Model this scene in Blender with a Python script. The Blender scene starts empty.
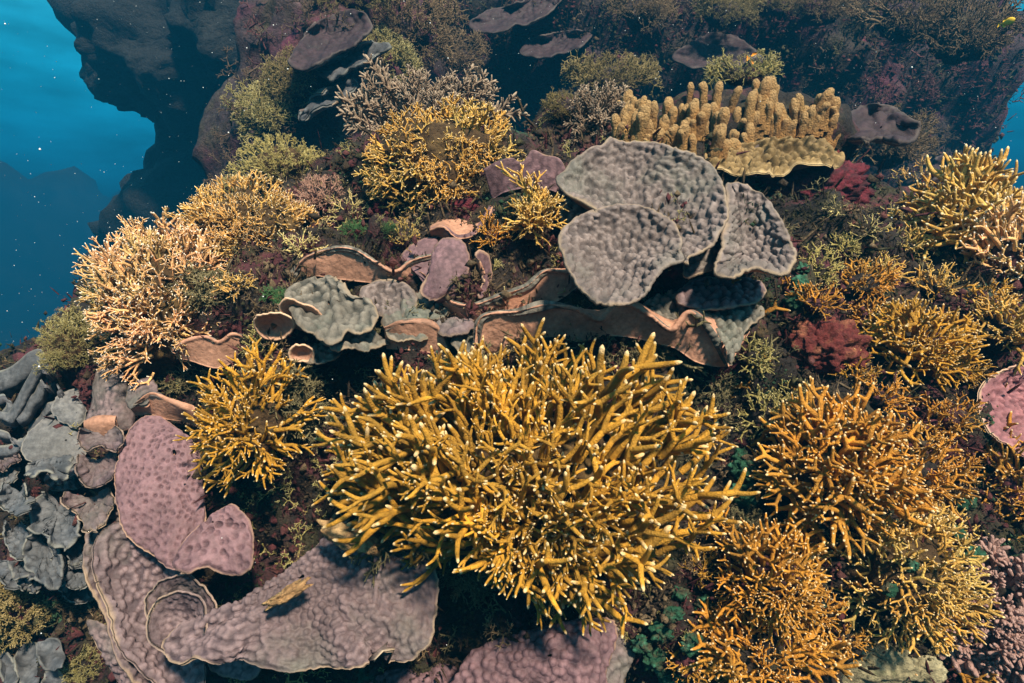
import bpy, bmesh, math, random
import numpy as np
from mathutils import Vector, Matrix, Quaternion
from mathutils.bvhtree import BVHTree

random.seed(7)
RNG = np.random.default_rng(7)
SC = bpy.context.scene
COL = SC.collection
W, H = 1024, 683
LENS = 20.0
F = W * LENS / 36.0
PITCH = math.radians(10.0)
CAM = np.array((0.0, 0.0, 1.5))
RIGHT = np.array((1.0, 0.0, 0.0))
FWD = np.array((0.0, math.cos(PITCH), -math.sin(PITCH)))
UP = np.array((0.0, math.sin(PITCH), math.cos(PITCH)))

# ---------------------------------------------------------------- camera
cd = bpy.data.cameras.new('camera')
cd.lens = LENS
cd.sensor_width = 36.0
cd.clip_start = 0.02
cd.clip_end = 500.0
cam = bpy.data.objects.new('camera', cd)
cam.location = CAM
cam.rotation_euler = (math.pi / 2 - PITCH, 0, 0)
COL.objects.link(cam)
SC.camera = cam

# ---------------------------------------------------------------- light
SUN_EL, SUN_AZ = 50.0, 26.0            # azimuth: degrees to the right of straight behind the camera
SUN_STRENGTH, SUN_COL = 5.0, (1.0, 0.84, 0.64)
SKY_STRENGTH = 0.05
EXPOSURE = 1.42
el, az = math.radians(SUN_EL), math.radians(SUN_AZ)
TO_SUN = Vector((math.sin(az) * math.cos(el), -math.cos(az) * math.cos(el), math.sin(el)))
sl = bpy.data.lights.new('sun', 'SUN')
sl.energy = SUN_STRENGTH
sl.color = SUN_COL
sl.angle = math.radians(5.0)
sun = bpy.data.objects.new('sun', sl)
sun.rotation_euler = TO_SUN.to_track_quat('Z', 'Y').to_euler()
sun.location = (0, 0, 12)
COL.objects.link(sun)

world = bpy.data.worlds.new('World')
SC.world = world
world.use_nodes = True
nt = world.node_tree
nt.nodes.clear()
out = nt.nodes.new('ShaderNodeOutputWorld')
bg = nt.nodes.new('ShaderNodeBackground')
sky = nt.nodes.new('ShaderNodeTexSky')
sky.sky_type = 'NISHITA'
sky.sun_disc = False
sky.sun_elevation = el
sky.sun_rotation = math.atan2(TO_SUN.x, TO_SUN.y)
tc = nt.nodes.new('ShaderNodeTexCoord')
sep = nt.nodes.new('ShaderNodeSeparateXYZ')
nt.links.new(tc.outputs['Generated'], sep.inputs[0])
mr = nt.nodes.new('ShaderNodeMapRange')
mr.inputs[1].default_value, mr.inputs[2].default_value = -0.35, 0.65
nt.links.new(sep.outputs['Z'], mr.inputs[0])
ramp = nt.nodes.new('ShaderNodeValToRGB')     # water: bright towards the surface, navy towards the deep
cr = ramp.color_ramp
cr.interpolation = 'B_SPLINE'
cr.elements[0].position, cr.elements[0].color = 0.0, (0.0, 0.03, 0.09, 1)
cr.elements[1].position, cr.elements[1].color = 1.0, (0.45, 0.85, 0.95, 1)
for p, c in ((0.30, (0.0, 0.09, 0.24, 1)), (0.50, (0.0, 0.24, 0.40, 1)), (0.72, (0.03, 0.90, 1.0, 1))):
    e = cr.elements.new(p)
    e.color = c
nt.links.new(mr.outputs[0], ramp.inputs[0])
rip = nt.nodes.new('ShaderNodeTexNoise')       # soft ripple of the surface seen from below
rip.inputs['Scale'].default_value = 9.0
rip.inputs['Detail'].default_value = 5.0
mp = nt.nodes.new('ShaderNodeMapping')
mp.inputs['Scale'].default_value = (1.0, 1.0, 3.2)
nt.links.new(tc.outputs['Generated'], mp.inputs[0])
nt.links.new(mp.outputs[0], rip.inputs['Vector'])
rmr = nt.nodes.new('ShaderNodeMapRange')
rmr.inputs[1].default_value, rmr.inputs[2].default_value = 0.3, 0.75
rmr.inputs[3].default_value, rmr.inputs[4].default_value = 0.75, 1.45
nt.links.new(rip.outputs[0], rmr.inputs[0])
m1 = nt.nodes.new('ShaderNodeMix'); m1.data_type = 'RGBA'; m1.blend_type = 'MULTIPLY'; m1.inputs[0].default_value = 1.0
nt.links.new(ramp.outputs[0], m1.inputs[6])
nt.links.new(rmr.outputs[0], m1.inputs[7])
sm = nt.nodes.new('ShaderNodeMix'); sm.data_type = 'RGBA'; sm.blend_type = 'MULTIPLY'; sm.inputs[0].default_value = 1.0
nt.links.new(sky.outputs[0], sm.inputs[6])
nt.links.new(m1.outputs[2], sm.inputs[7])
ad = nt.nodes.new('ShaderNodeMix'); ad.data_type = 'RGBA'; ad.blend_type = 'ADD'; ad.inputs[0].default_value = 1.0
sc2 = nt.nodes.new('ShaderNodeVectorMath'); sc2.operation = 'SCALE'; sc2.inputs['Scale'].default_value = 3.4
nt.links.new(m1.outputs[2], sc2.inputs[0])
nt.links.new(sm.outputs[2], ad.inputs[6])
nt.links.new(sc2.outputs[0], ad.inputs[7])
nt.links.new(ad.outputs[2], bg.inputs['Color'])
bg.inputs['Strength'].default_value = SKY_STRENGTH
nt.links.new(bg.outputs[0], out.inputs['Surface'])

vs = SC.view_settings
vs.view_transform = 'Standard'
vs.look = 'None'
vs.exposure = EXPOSURE
vs.gamma = 1.0
vs.use_curve_mapping = False
SC.render.engine = 'CYCLES'
cy = SC.cycles
cy.use_denoising = True
cy.max_bounces = 5
cy.diffuse_bounces = 3
cy.glossy_bounces = 2
cy.volume_bounces = 0
cy.transparent_max_bounces = 8
cy.use_adaptive_sampling = True
cy.adaptive_threshold = 0.01

# ---------------------------------------------------------------- helpers
def P(px, py, d):
    """world point seen at pixel (px, py) at depth d (metres along the view axis)"""
    return CAM + d * (FWD + (px - W / 2) / F * RIGHT - (py - H / 2) / F * UP)

def hsh(i, j, k, s):
    n = (i * 374761393 + j * 668265263 + k * 1274126177 + s * 974634777) & 0xFFFFFFFF
    n = ((n ^ (n >> 13)) * 1274126177) & 0xFFFFFFFF
    n = ((n ^ (n >> 16)) * 668265263) & 0xFFFFFFFF
    return ((n ^ (n >> 15)) & 0xFFFFFF) / float(0xFFFFFF)

def vnoise(p, seed=0):
    """value noise in -1..1 at points p (n,3)"""
    b = np.floor(p).astype(np.int64)
    f = p - b
    f = f * f * f * (f * (f * 6 - 15) + 10)
    r = np.zeros(len(p))
    for dx in (0, 1):
        wx = f[:, 0] if dx else 1 - f[:, 0]
        for dy in (0, 1):
            wy = f[:, 1] if dy else 1 - f[:, 1]
            for dz in (0, 1):
                wz = f[:, 2] if dz else 1 - f[:, 2]
                r += wx * wy * wz * hsh(b[:, 0] + dx, b[:, 1] + dy, b[:, 2] + dz, seed)
    return r * 2 - 1

def fbm(p, scale, octaves=4, seed=0, gain=0.5):
    r = np.zeros(len(p)); a = 1.0; s = scale; t = 0
    for o in range(octaves):
        r += a * vnoise(p * s + 17.3 * o, seed + o)
        t += a; a *= gain; s *= 2.03
    return r / t

def worley(p, seed=0):
    """distance to the nearest of scattered points, one per unit cell"""
    b = np.floor(p).astype(np.int64)
    best = np.full(len(p), 9.0)
    for dx in (-1, 0, 1):
        for dy in (-1, 0, 1):
            for dz in (-1, 0, 1):
                c = b + (dx, dy, dz)
                q = c + np.stack([hsh(c[:, 0], c[:, 1], c[:, 2], seed + s) * 0.8 + 0.1 for s in (1, 2, 3)], 1)
                best = np.minimum(best, ((q - p) ** 2).sum(1))
    return np.sqrt(best)

def sstep(a, b, x):
    t = np.clip((x - a) / (b - a), 0, 1)
    return t * t * (3 - 2 * t)

def new_mesh(name, v, faces, mats=(), attrs=None, smooth=True, mat_index=None):
    """v (n,3); faces: an (m,3) or (m,4) array, or a list of such"""
    me = bpy.data.meshes.new(name)
    v = np.asarray(v, dtype=np.float32)
    fl = faces if isinstance(faces, list) else [faces]
    fl = [np.asarray(f, dtype=np.int32) for f in fl if len(f)]
    me.vertices.add(len(v))
    me.vertices.foreach_set('co', v.ravel())
    li = np.concatenate([f.ravel() for f in fl])
    cnt = np.concatenate([np.full(len(f), f.shape[1], dtype=np.int32) for f in fl])
    me.loops.add(len(li))
    me.loops.foreach_set('vertex_index', li)
    me.polygons.add(len(cnt))
    me.polygons.foreach_set('loop_start', np.concatenate(([0], np.cumsum(cnt)[:-1])).astype(np.int32))
    if smooth:
        me.polygons.foreach_set('use_smooth', np.ones(len(cnt), dtype=bool))
    for m in mats:
        me.materials.append(m)
    if mat_index is not None:
        me.polygons.foreach_set('material_index', np.asarray(mat_index, dtype=np.int32))
    for k, a in (attrs or {}).items():
        at = me.attributes.new(k, 'FLOAT', 'POINT')
        at.data.foreach_set('value', np.asarray(a, dtype=np.float32))
    me.update(calc_edges=True)
    me.validate()
    return me

def link(name, me, parent=None, loc=None):
    o = bpy.data.objects.new(name, me)
    COL.objects.link(o)
    if loc is not None:
        o.location = loc
    if parent is not None:
        o.parent = parent
    return o

def empty(name, loc):
    o = bpy.data.objects.new(name, None)
    o.empty_display_size = 0.05
    o.location = loc
    COL.objects.link(o)
    return o

def tag(o, label=None, cat=None, group=None, kind=None):
    for k, v in (('label', label), ('category', cat), ('group', group), ('kind', kind)):
        if v:
            o[k] = v
    return o

# ---------------------------------------------------------------- materials
class NT:
    def __init__(self, name):
        self.m = bpy.data.materials.new(name)
        self.m.use_nodes = True
        self.t = self.m.node_tree
        self.b = self.t.nodes['Principled BSDF']
        self.b.inputs['Specular IOR Level'].default_value = 0.25
    def n(self, t, **kw):
        x = self.t.nodes.new(t)
        for k, v in kw.items():
            setattr(x, k, v)
        return x
    def l(self, a, b):
        self.t.links.new(a, b)
    def noise(self, scale, detail=4, rough=0.55, coord=None):
        x = self.n('ShaderNodeTexNoise')
        x.inputs['Scale'].default_value = scale
        x.inputs['Detail'].default_value = detail
        x.inputs['Roughness'].default_value = rough
        self.l(coord or self.coord(), x.inputs['Vector'])
        return x.outputs[0]
    def coord(self):
        if not hasattr(self, '_c'):
            self._c = self.n('ShaderNodeNewGeometry').outputs['Position']
        return self._c
    def attr(self, name):
        x = self.n('ShaderNodeAttribute')
        x.attribute_name = name
        return x.outputs['Fac']
    def rng(self, a, lo, hi, o0=0.0, o1=1.0):
        x = self.n('ShaderNodeMapRange')
        x.inputs[1].default_value, x.inputs[2].default_value = lo, hi
        x.inputs[3].default_value, x.inputs[4].default_value = o0, o1
        self.l(a, x.inputs[0])
        return x.outputs[0]
    def mix(self, fac, a, b, mode='MIX'):
        x = self.n('ShaderNodeMix', data_type='RGBA', blend_type=mode)
        for s, v in ((0, fac), (6, a), (7, b)):
            if hasattr(v, 'is_linked'):
                self.l(v, x.inputs[s])
            elif s:
                x.inputs[s].default_value = (*v[:3], 1)
            else:
                x.inputs[s].default_value = v
        return x.outputs[2]
    def bump(self, h, strength, dist, normal=None):
        x = self.n('ShaderNodeBump')
        x.inputs['Strength'].default_value = strength
        x.inputs['Distance'].default_value = dist
        self.l(h, x.inputs['Height'])
        if normal:
            self.l(normal, x.inputs['Normal'])
        return x.outputs[0]
    def done(self, col, rough=0.75, normal=None):
        if hasattr(col, 'is_linked'):
            self.l(col, self.b.inputs['Base Color'])
        else:
            self.b.inputs['Base Color'].default_value = (*col, 1)
        self.b.inputs['Roughness'].default_value = rough
        if normal:
            self.l(normal, self.b.inputs['Normal'])
        return self.m

def rock_mat(name, cols, scale=1.0):
    """encrusted reef rock: patches of several crusts"""
    t = NT(name)
    c = cols[0]
    for i, (col, lo, hi, s) in enumerate(cols[1:]):
        mp = t.n('ShaderNodeMapping')
        mp.inputs['Location'].default_value = (3.1 * i + 1, 7.7 * i, 1.3 * i)
        t.l(t.coord(), mp.inputs[0])
        f = t.rng(t.noise(s * scale, 6, 0.62, mp.outputs[0]), lo, hi)
        c = t.mix(f, c, col)
    g = t.rng(t.noise(70 * scale, 5, 0.6), 0.3, 0.7, 0.5, 1.5)
    c = t.mix(1.0, c, g, 'MULTIPLY')
    nb = t.bump(t.noise(28 * scale, 8, 0.65), 0.9, 0.03 / scale)
    nb = t.bump(t.noise(130 * scale, 4, 0.6), 0.7, 0.006 / scale, nb)
    return t.done(c, 0.8, nb)

def coral_mat(name, col, tip, var=0.25, tip_at=(0.25, 1.0), bump=0.004, scale=110, alt=None):
    """branch coral: plain flesh, pale growing tips, tiny cups"""
    t = NT(name)
    c = col
    if alt:
        c = t.mix(t.rng(t.noise(7, 3), 0.4, 0.62), col, alt)
    oi = t.n('ShaderNodeObjectInfo').outputs['Random']
    c = t.mix(1.0, c if hasattr(c, 'is_linked') else t.mix(0.0, c, c), t.rng(oi, 0, 1, 1 - var, 1 + var), 'MULTIPLY')
    c = t.mix(1.0, c, t.rng(t.noise(35, 4), 0.3, 0.7, 0.55, 1.35), 'MULTIPLY')
    c = t.mix(t.rng(t.attr('tip'), *tip_at), c, tip)
    nb = t.bump(t.noise(scale * 2, 3, 0.7), 1.0, bump * 1.6)
    return t.done(c, 0.6, nb)

def plate_mat(name, col, pit, rim, scale=1.0, film=None):
    """upper face of a plate coral: bumps (height in attribute 'bump'), pale growing rim (attribute 'rim')"""
    t = NT(name)
    c = t.mix(t.rng(t.attr('bump'), 0.0, 0.75), pit, tuple(1.12 * x for x in col))  # cup colour, plus relief shading painted darker in the low spots
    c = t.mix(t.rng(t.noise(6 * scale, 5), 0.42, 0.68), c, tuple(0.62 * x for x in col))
    if film:
        c = t.mix(t.rng(t.noise(4.0 * scale, 4, 0.6), 0.5, 0.68, 0, 0.7), c, film)
    c = t.mix(1.0, c, t.rng(t.noise(60 * scale, 5, 0.65), 0.3, 0.7, 0.65, 1.35), 'MULTIPLY')
    c = t.mix(t.rng(t.attr('rim'), 0.15, 0.95), c, rim)
    nb = t.bump(t.noise(230 * scale, 3, 0.6), 0.6, 0.003)
    return t.done(c, 0.7, nb)

def under_mat(name, col, rim):
    """smooth brown underside of a plate"""
    t = NT(name)
    c = t.mix(t.rng(t.noise(11, 5, 0.6), 0.38, 0.66), col, tuple(0.5 * x for x in col))
    c = t.mix(1.0, c, t.rng(t.noise(90, 4, 0.6), 0.3, 0.7, 0.75, 1.25), 'MULTIPLY')
    c = t.mix(t.rng(t.attr('rim'), 0.1, 0.9), c, rim)
    nb = t.bump(t.noise(60, 5, 0.6), 0.5, 0.008)
    return t.done(c, 0.65, nb)

M = {}
M['reef'] = rock_mat('reef_rock', [(0.015, 0.011, 0.009),
    ((0.075, 0.020, 0.026), 0.50, 0.60, 5.0), ((0.030, 0.026, 0.012), 0.52, 0.62, 7.0),
    ((0.06, 0.042, 0.027), 0.60, 0.70, 11.0), ((0.015, 0.075, 0.045), 0.63, 0.70, 6.0), ((0.13, 0.025, 0.022), 0.64, 0.72, 9.0)])
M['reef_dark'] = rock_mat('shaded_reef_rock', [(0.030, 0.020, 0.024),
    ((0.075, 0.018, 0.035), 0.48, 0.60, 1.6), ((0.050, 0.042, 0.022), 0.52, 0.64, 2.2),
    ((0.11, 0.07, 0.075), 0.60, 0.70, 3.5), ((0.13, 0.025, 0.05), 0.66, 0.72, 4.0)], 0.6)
M['far'] = rock_mat('far_reef_rock', [(0.008, 0.008, 0.008), ((0.022, 0.022, 0.02), 0.5, 0.65, 1.0)], 0.3)
# ---------------------------------------------------------------- the reef itself (setting)
BVH = {}
def ico(sub):
    bm = bmesh.new()
    bmesh.ops.create_icosphere(bm, subdivisions=sub, radius=1.0)
    v = np.array([x.co[:] for x in bm.verts])
    f = np.array([[x.index for x in q.verts] for q in bm.faces])
    bm.free()
    return v, f
ICO = {}
def rock_mass(name, c, r, sub, disp, mat, seed, shape=None):
    if sub not in ICO:
        ICO[sub] = ico(sub)
    u, f = ICO[sub]
    p = u * np.array(r)
    if shape:
        p = shape(p, u)
    n = u / np.array(r)
    n /= np.linalg.norm(n, axis=1)[:, None]
    q = p + np.array(c)
    h = np.zeros(len(q))
    for k, (amp, sc, oc) in enumerate(disp):
        h += amp * fbm(q, sc, oc, seed + 11 * k)
    q = q + n * h[:, None]
    me = new_mesh(name, q, f, [mat])
    o = tag(link(name, me), kind='structure')
    BVH[name] = BVHTree.FromPolygons([tuple(x) for x in q], [tuple(x) for x in f])
    return o

MOUND_C = P(560, 470, 3.15)
rock_mass('reef_mound', MOUND_C, (2.85, 1.86, 1.70), 8,
          [(0.16, 1.7, 3), (0.14, 4.6, 3), (0.05, 14.0, 4)], M['reef'], 3)

def shade_lean(p, u):
    # outward lean added so the wall behind shades its own face
    p = p.copy()
    p[:, 1] -= 0.6 * np.clip(p[:, 2], -1.0, 3.6)
    return p
BACK_C = P(640, 190, 9.0) + np.array((0, 0.4, 0))
rock_mass('reef_wall', BACK_C, (5.1, 3.0, 3.4), 7,
          [(0.5, 0.8, 3), (0.24, 2.3, 4), (0.07, 8.0, 3)], M['reef_dark'], 21, shade_lean)

rock_mass('reef_ridge', P(348, 135, 5.4), (0.98, 1.5, 1.45), 6,
          [(0.35, 1.0, 3), (0.16, 3.5, 4)], M['reef_dark'], 33)
rock_mass('reef_knoll', P(730, 142, 2.70), (0.60, 0.36, 0.20), 6,
          [(0.06, 3.0, 3), (0.04, 9.0, 3)], M['reef'], 36)
def undercut(p, u):
    p = p.copy()
    p[:, 2] = np.where(p[:, 2] < 0, p[:, 2] * 0.4, p[:, 2])
    return p
rock_mass('reef_overhang', P(315, 84, 11.0), (3.9, 3.0, 2.5), 6,
          [(0.9, 0.5, 4), (0.6, 1.5, 5)], M['far'], 40, undercut)
rock_mass('reef_slope', P(372, 345, 14.0), (6.4, 3.2, 6.2), 6,
          [(1.0, 0.45, 4), (0.7, 1.4, 5)], M['far'], 50)
rock_mass('far_reef', P(60, 540, 70.0), (42.0, 10.0, 44.0), 6,
          [(4.5, 0.10, 4), (2.5, 0.27, 4)], M['far'], 60)
# sea bed far below, as one sheet to the horizon
g = 61
xs = np.linspace(-220, 220, g)
gx, gy = np.meshgrid(xs, xs + 100)
gp = np.stack([gx.ravel(), gy.ravel(), np.zeros(g * g)], 1)
gp[:, 2] = -6.0 + 0.8 * fbm(gp, 0.05, 3, 5)
idx = np.arange(g * g).reshape(g, g)
gq = np.stack([idx[:-1, :-1].ravel(), idx[:-1, 1:].ravel(), idx[1:, 1:].ravel(), idx[1:, :-1].ravel()], 1)
tag(link('ground', new_mesh('ground', gp, gq, [M['far']])), kind='structure')

# ---------------------------------------------------------------- water haze round camera and reef
hz = NT('sea_water_haze')
hz.t.nodes.remove(hz.b)
pv = hz.n('ShaderNodeVolumePrincipled')
pv.inputs['Color'].default_value = (0.002, 0.038, 0.076, 1)
pv.inputs['Absorption Color'].default_value = (0.40, 0.46, 0.52, 1)
pv.inputs['Density'].default_value = 0.10
pv.inputs['Anisotropy'].default_value = 0.0
hz.l(pv.outputs[0], hz.t.nodes['Material Output'].inputs['Volume'])
bm = bmesh.new()
bmesh.ops.create_cube(bm, size=1.0)
hm = bpy.data.meshes.new('haze')
bm.to_mesh(hm); bm.free()
hm.materials.append(hz.m)
haze = link('haze', hm)
haze.scale = (450, 450, 14.6)
haze.location = (0, 100, 14.6 / 2 - 8.0)
tag(haze, kind='stuff')

def ray(px, py, names=('reef_mound', 'reef_wall', 'reef_ridge', 'reef_knoll')):
    """where the sight line through a pixel meets the reef: point, normal, depth"""
    d = FWD + (px - W / 2) / F * RIGHT - (py - H / 2) / F * UP
    dn = d / np.linalg.norm(d)
    best = None
    for k in names:
        h = BVH[k].ray_cast(Vector(CAM), Vector(dn))
        if h[0] is not None and (best is None or h[3] < best[2]):
            best = (np.array(h[0]), np.array(h[1]), h[3])
    if best is None:
        return None
    p, n, _ = best
    return p, n, float((p - CAM) @ FWD)
# ---------------------------------------------------------------- branch shapes (local +Z, about unit length)
class Tubes:
    def __init__(self, sides):
        self.v, self.f, self.tip, self.ns = [], [], [], sides
    def tube(self, pts, rad, tipv, blunt=False):
        """a tapering tube through pts, closed with a rounded end"""
        pts = [np.asarray(p, float) for p in pts]
        rad = list(rad); tipv = list(tipv)
        d = pts[-1] - pts[-2]
        d /= np.linalg.norm(d)
        r = rad[-1]
        pts += [pts[-1] + d * r * (0.55 if blunt else 0.9)]
        rad += [r * (0.72 if blunt else 0.5)]
        tipv += [tipv[-1]]
        end = pts[-1] + d * r * (0.30 if blunt else 0.5)
        n = len(pts); ns = self.ns
        t = pts[1] - pts[0]
        ref = np.array((1.0, 0.0, 0.0)) if abs(t[0]) < 0.8 * np.linalg.norm(t) else np.array((0.0, 1.0, 0.0))
        b0 = len(self.v)
        for i in range(n):
            t = pts[min(i + 1, n - 1)] - pts[max(i - 1, 0)]
            t /= np.linalg.norm(t)
            a = ref - t * (ref @ t); a /= np.linalg.norm(a)
            ref = a
            b = np.cross(t, a)
            for k in range(ns):
                w = 2 * math.pi * k / ns
                self.v.append(pts[i] + rad[i] * (math.cos(w) * a + math.sin(w) * b))
                self.tip.append(tipv[i])
        for i in range(n - 1):
            for k in range(ns):
                k2 = (k + 1) % ns
                self.f.append((b0 + i * ns + k, b0 + i * ns + k2, b0 + (i + 1) * ns + k2, b0 + (i + 1) * ns + k))
        e = len(self.v)
        self.v.append(end); self.tip.append(tipv[-1])
        l = b0 + (n - 1) * ns
        for k in range(ns):
            self.f.append((l + k, l + (k + 1) % ns, e, e))
    def arrays(self):
        q = [f for f in self.f if f[2] != f[3]]
        t = [f[:3] for f in self.f if f[2] == f[3]]
        return np.array(self.v), np.array(q), np.array(t), np.array(self.tip)

def unit(v):
    v = np.asarray(v, float)
    return v / np.linalg.norm(v)

def perp(d, rnd):
    d = np.asarray(d, float)
    a = np.array([rnd.gauss(0, 1) for _ in range(3)])
    a = a - d * (a @ d)
    return unit(a)

def bent(p, d, ln, rnd, n, bend=0.22, lift=0.0):
    pts = [np.array(p, float)]
    side = perp(d, rnd)
    for i in range(n):
        d = unit(d + side * bend / n + np.array((0, 0, lift / n)))
        pts.append(pts[-1] + d * ln / n)
    return pts, d

def stag(rnd, sides=7, levels=3, r0=0.042, l0=0.46, spread=(24, 46), tipw=0.30, segs=3, three=0.18):
    """antler-like branch that forks in pairs"""
    T = Tubes(sides)
    def grow(p, d, ln, r, lev):
        pts, dd = bent(p, d, ln, rnd, segs, 0.45, 0.18)
        last = lev == levels - 1 or (lev > 0 and rnd.random() < 0.16)
        r1 = r * (0.56 if last else 0.84)
        rad = np.linspace(r, r1, len(pts))
        tv = [0.0] * len(pts)
        if last:
            tv = [0.0] * segs + [1.0]
            if segs > 1:
                pts.insert(-1, pts[-2] + 0.55 * (pts[-1] - pts[-2])); rad = np.linspace(r, r1, len(pts)); tv = [0.0] * (segs + 1) + [1.0]
        T.tube(pts, rad, tv)
        if last:
            return
        k = 3 if rnd.random() < three else 2
        side = perp(dd, rnd)
        other = np.cross(dd, side)
        for c in range(k):
            w = 2 * math.pi * c / k + rnd.uniform(-0.35, 0.35)
            s = math.cos(w) * side + math.sin(w) * other
            a = math.radians(rnd.uniform(*spread))
            nd = unit(dd * math.cos(a) + s * math.sin(a))
            grow(pts[-1] - dd * r1 * 0.5, nd, ln * rnd.uniform(0.52, 0.85), r1 * rnd.uniform(0.84, 0.98), lev + 1)
        if rnd.random() < 0.5:      # a stub on the side
            i = rnd.randint(1, max(1, segs - 1))
            a = math.radians(rnd.uniform(45, 65))
            nd = unit(dd * math.cos(a) + perp(dd, rnd) * math.sin(a))
            sp, _ = bent(pts[i], nd, ln * rnd.uniform(0.25, 0.5), rnd, 2, 0.3)
            T.tube(sp, np.linspace(r1 * 0.75, r1 * 0.5, 3), (0, 0.2, 1.0))
    grow((0, 0, 0), unit((rnd.uniform(-0.12, 0.12), rnd.uniform(-0.12, 0.12), 1)), l0, r0, 0)
    return T

def bottlebrush(rnd, n=26, sides=5):
    """stem closely set with short twigs"""
    T = Tubes(sides)
    pts, dd = bent((0, 0, 0), (0, 0, 1), 0.95, rnd, 5, 0.5)
    T.tube(pts, np.linspace(0.038, 0.02, 6), (0, 0, 0, 0, 0.3, 1))
    for i in range(n):
        t = 0.18 + 0.78 * i / n
        j = min(int(t * 5), 4)
        p = pts[j] + (pts[j + 1] - pts[j]) * (t * 5 - j)
        ax = unit(pts[j + 1] - pts[j])
        a = math.radians(rnd.uniform(38, 62))
        w = i * 2.4
        s0 = perp(ax, random.Random(3)); s1 = np.cross(ax, s0)
        s = math.cos(w) * s0 + math.sin(w) * s1
        q, _ = bent(p, unit(ax * math.cos(a) + s * math.sin(a)), rnd.uniform(0.12, 0.24) * (1.15 - 0.55 * t), rnd, 2, 0.3, 0.2)
        T.tube(q, (0.019, 0.016, 0.011), (0, 0.15, 0.9))
    return T

def finger(rnd, sides=12):
    """blunt upright digit with a knobbly skin, sometimes with a second lobe"""
    T = Tubes(sides)
    pts, dd = bent((0, 0, -0.15), unit((rnd.uniform(-.1, .1), rnd.uniform(-.1, .1), 1)), 1.1, rnd, 9, 0.22)
    r = rnd.uniform(0.13, 0.17)
    rad = [r * (0.95 + 0.10 * math.sin(i * 1.9 + r * 90) + rnd.uniform(-0.05, 0.05)) for i in range(10)]
    rad[-1] *= 0.8
    T.tube(pts, rad, np.linspace(0, 1, 10) ** 3, True)
    for k in range(rnd.choice((0, 1, 1, 2))):
        i = rnd.randint(3, 6)
        a = math.radians(rnd.uniform(22, 40))
        nd = unit(dd * math.cos(a) + perp(dd, rnd) * math.sin(a))
        q, _ = bent(pts[i], nd, rnd.uniform(0.3, 0.5), rnd, 4, 0.2, 0.6)
        T.tube(q, np.linspace(r * 0.85, r * 0.72, 5), (0, 0, 0.1, 0.4, 1), True)
    return T

def tuft(rnd, sides=6):
    """soft coral lobe: short stalk with a spray of blunt leaflets"""
    T = Tubes(sides)
    pts, dd = bent((0, 0, 0), (0, 0, 1), 0.6, rnd, 3, 0.3)
    T.tube(pts, (0.10, 0.10, 0.10, 0.09), (0, 0, 0, 0.2), True)
    for i in range(14):
        a = math.radians(rnd.uniform(8, 70)); w = i * 2.4
        s0 = perp(dd, random.Random(5)); s1 = np.cross(dd, s0)
        nd = unit(dd * math.cos(a) + (math.cos(w) * s0 + math.sin(w) * s1) * math.sin(a))
        q, _ = bent(pts[-1 - (i % 2)], nd, rnd.uniform(0.28, 0.42), rnd, 3, 0.3, 0.2)
        T.tube(q, (0.035, 0.05, 0.058, 0.045), (0, 0.2, 0.6, 1), True)
    return T

VAR = {}
def variants(style, n=12):
    if style in VAR:
        return VAR[style]
    fn = {
        'stag': lambda r: stag(r, 7, 4, 0.042, 0.34, (20, 44), three=0.1) if r.random() < 0.4 else stag(r, 7, 3, 0.042, 0.43, (22, 44), three=0.25),
        'stag_short': lambda r: stag(r, 6, 3, 0.058, 0.44, (26, 50)),
        'stag_slim': lambda r: stag(r, 5, 4, 0.036, 0.36, (22, 44), segs=2),
        'fine': lambda r: stag(r, 4, 5, 0.034, 0.31, (20, 48), segs=2, three=0.3),
        'bush': lambda r: stag(r, 4, 5, 0.028, 0.30, (26, 58), segs=1, three=0.5),
        'bottle': lambda r: bottlebrush(r),
        'finger': lambda r: finger(r),
        'tuft': lambda r: tuft(r),
    }[style]
    VAR[style] = [fn(random.Random(100 * i + len(style))).arrays() for i in range(n)]
    return VAR[style]
VMESH = {}
def variant_meshes(style, mat):
    k = (style, mat)
    if k not in VMESH:
        VMESH[k] = [new_mesh('branch', v, [q, t], [M[mat]], {'tip': tip}) for v, q, t, tip in variants(style)]
    return VMESH[k]

def rot_to(d, spin):
    """3x3 matrix that takes +Z to d, spun about it"""
    q = Vector((0, 0, 1)).rotation_difference(Vector(d)) @ Quaternion((0, 0, 1), spin)
    return q

def bulk(name, style, mat, items, parent=None, loc=(0, 0, 0)):
    """many small branches joined into one mesh; items: (pos, dir, spin, length, thick, variant)"""
    vs_, qs, ts, tp = [], [], [], []
    off = 0
    var = variants(style)
    for pos, d, spin, L, th, k in items:
        v, q, t, tip = var[k % len(var)]
        R = np.array(rot_to(d, spin).to_matrix())
        vs_.append((v * (L * th, L * th, L)) @ R.T + (np.asarray(pos) - np.asarray(loc)))
        qs.append(q + off); ts.append(t + off); tp.append(tip)
        off += len(v)
    me = new_mesh(name, np.concatenate(vs_), [np.concatenate(qs), np.concatenate(ts)], [M[mat]], {'tip': np.concatenate(tp)})
    o = link(name, me, parent)
    if parent is None:
        o.location = loc
    return o

def lump(name, c, rx, ry, rz, mat, parent, loc, seed, sub=5, rough=0.22, axes=None, freq=2.2):
    """uneven rocky body"""
    if sub not in ICO:
        ICO[sub] = ico(sub)
    u, f = ICO[sub]
    h = 1 + rough * fbm(u, freq, 4, seed) + 0.35 * rough * fbm(u, freq * 4, 3, seed + 9)
    A = axes if axes is not None else np.stack([RIGHT, UP, -FWD])
    p = (u * h[:, None] * (rx, ry, rz)) @ A
    me = new_mesh(name, p + np.asarray(c) - np.asarray(loc), f, [M[mat]])
    o = link(name, me, parent)
    if parent is None:
        o.location = loc
    return o

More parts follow.
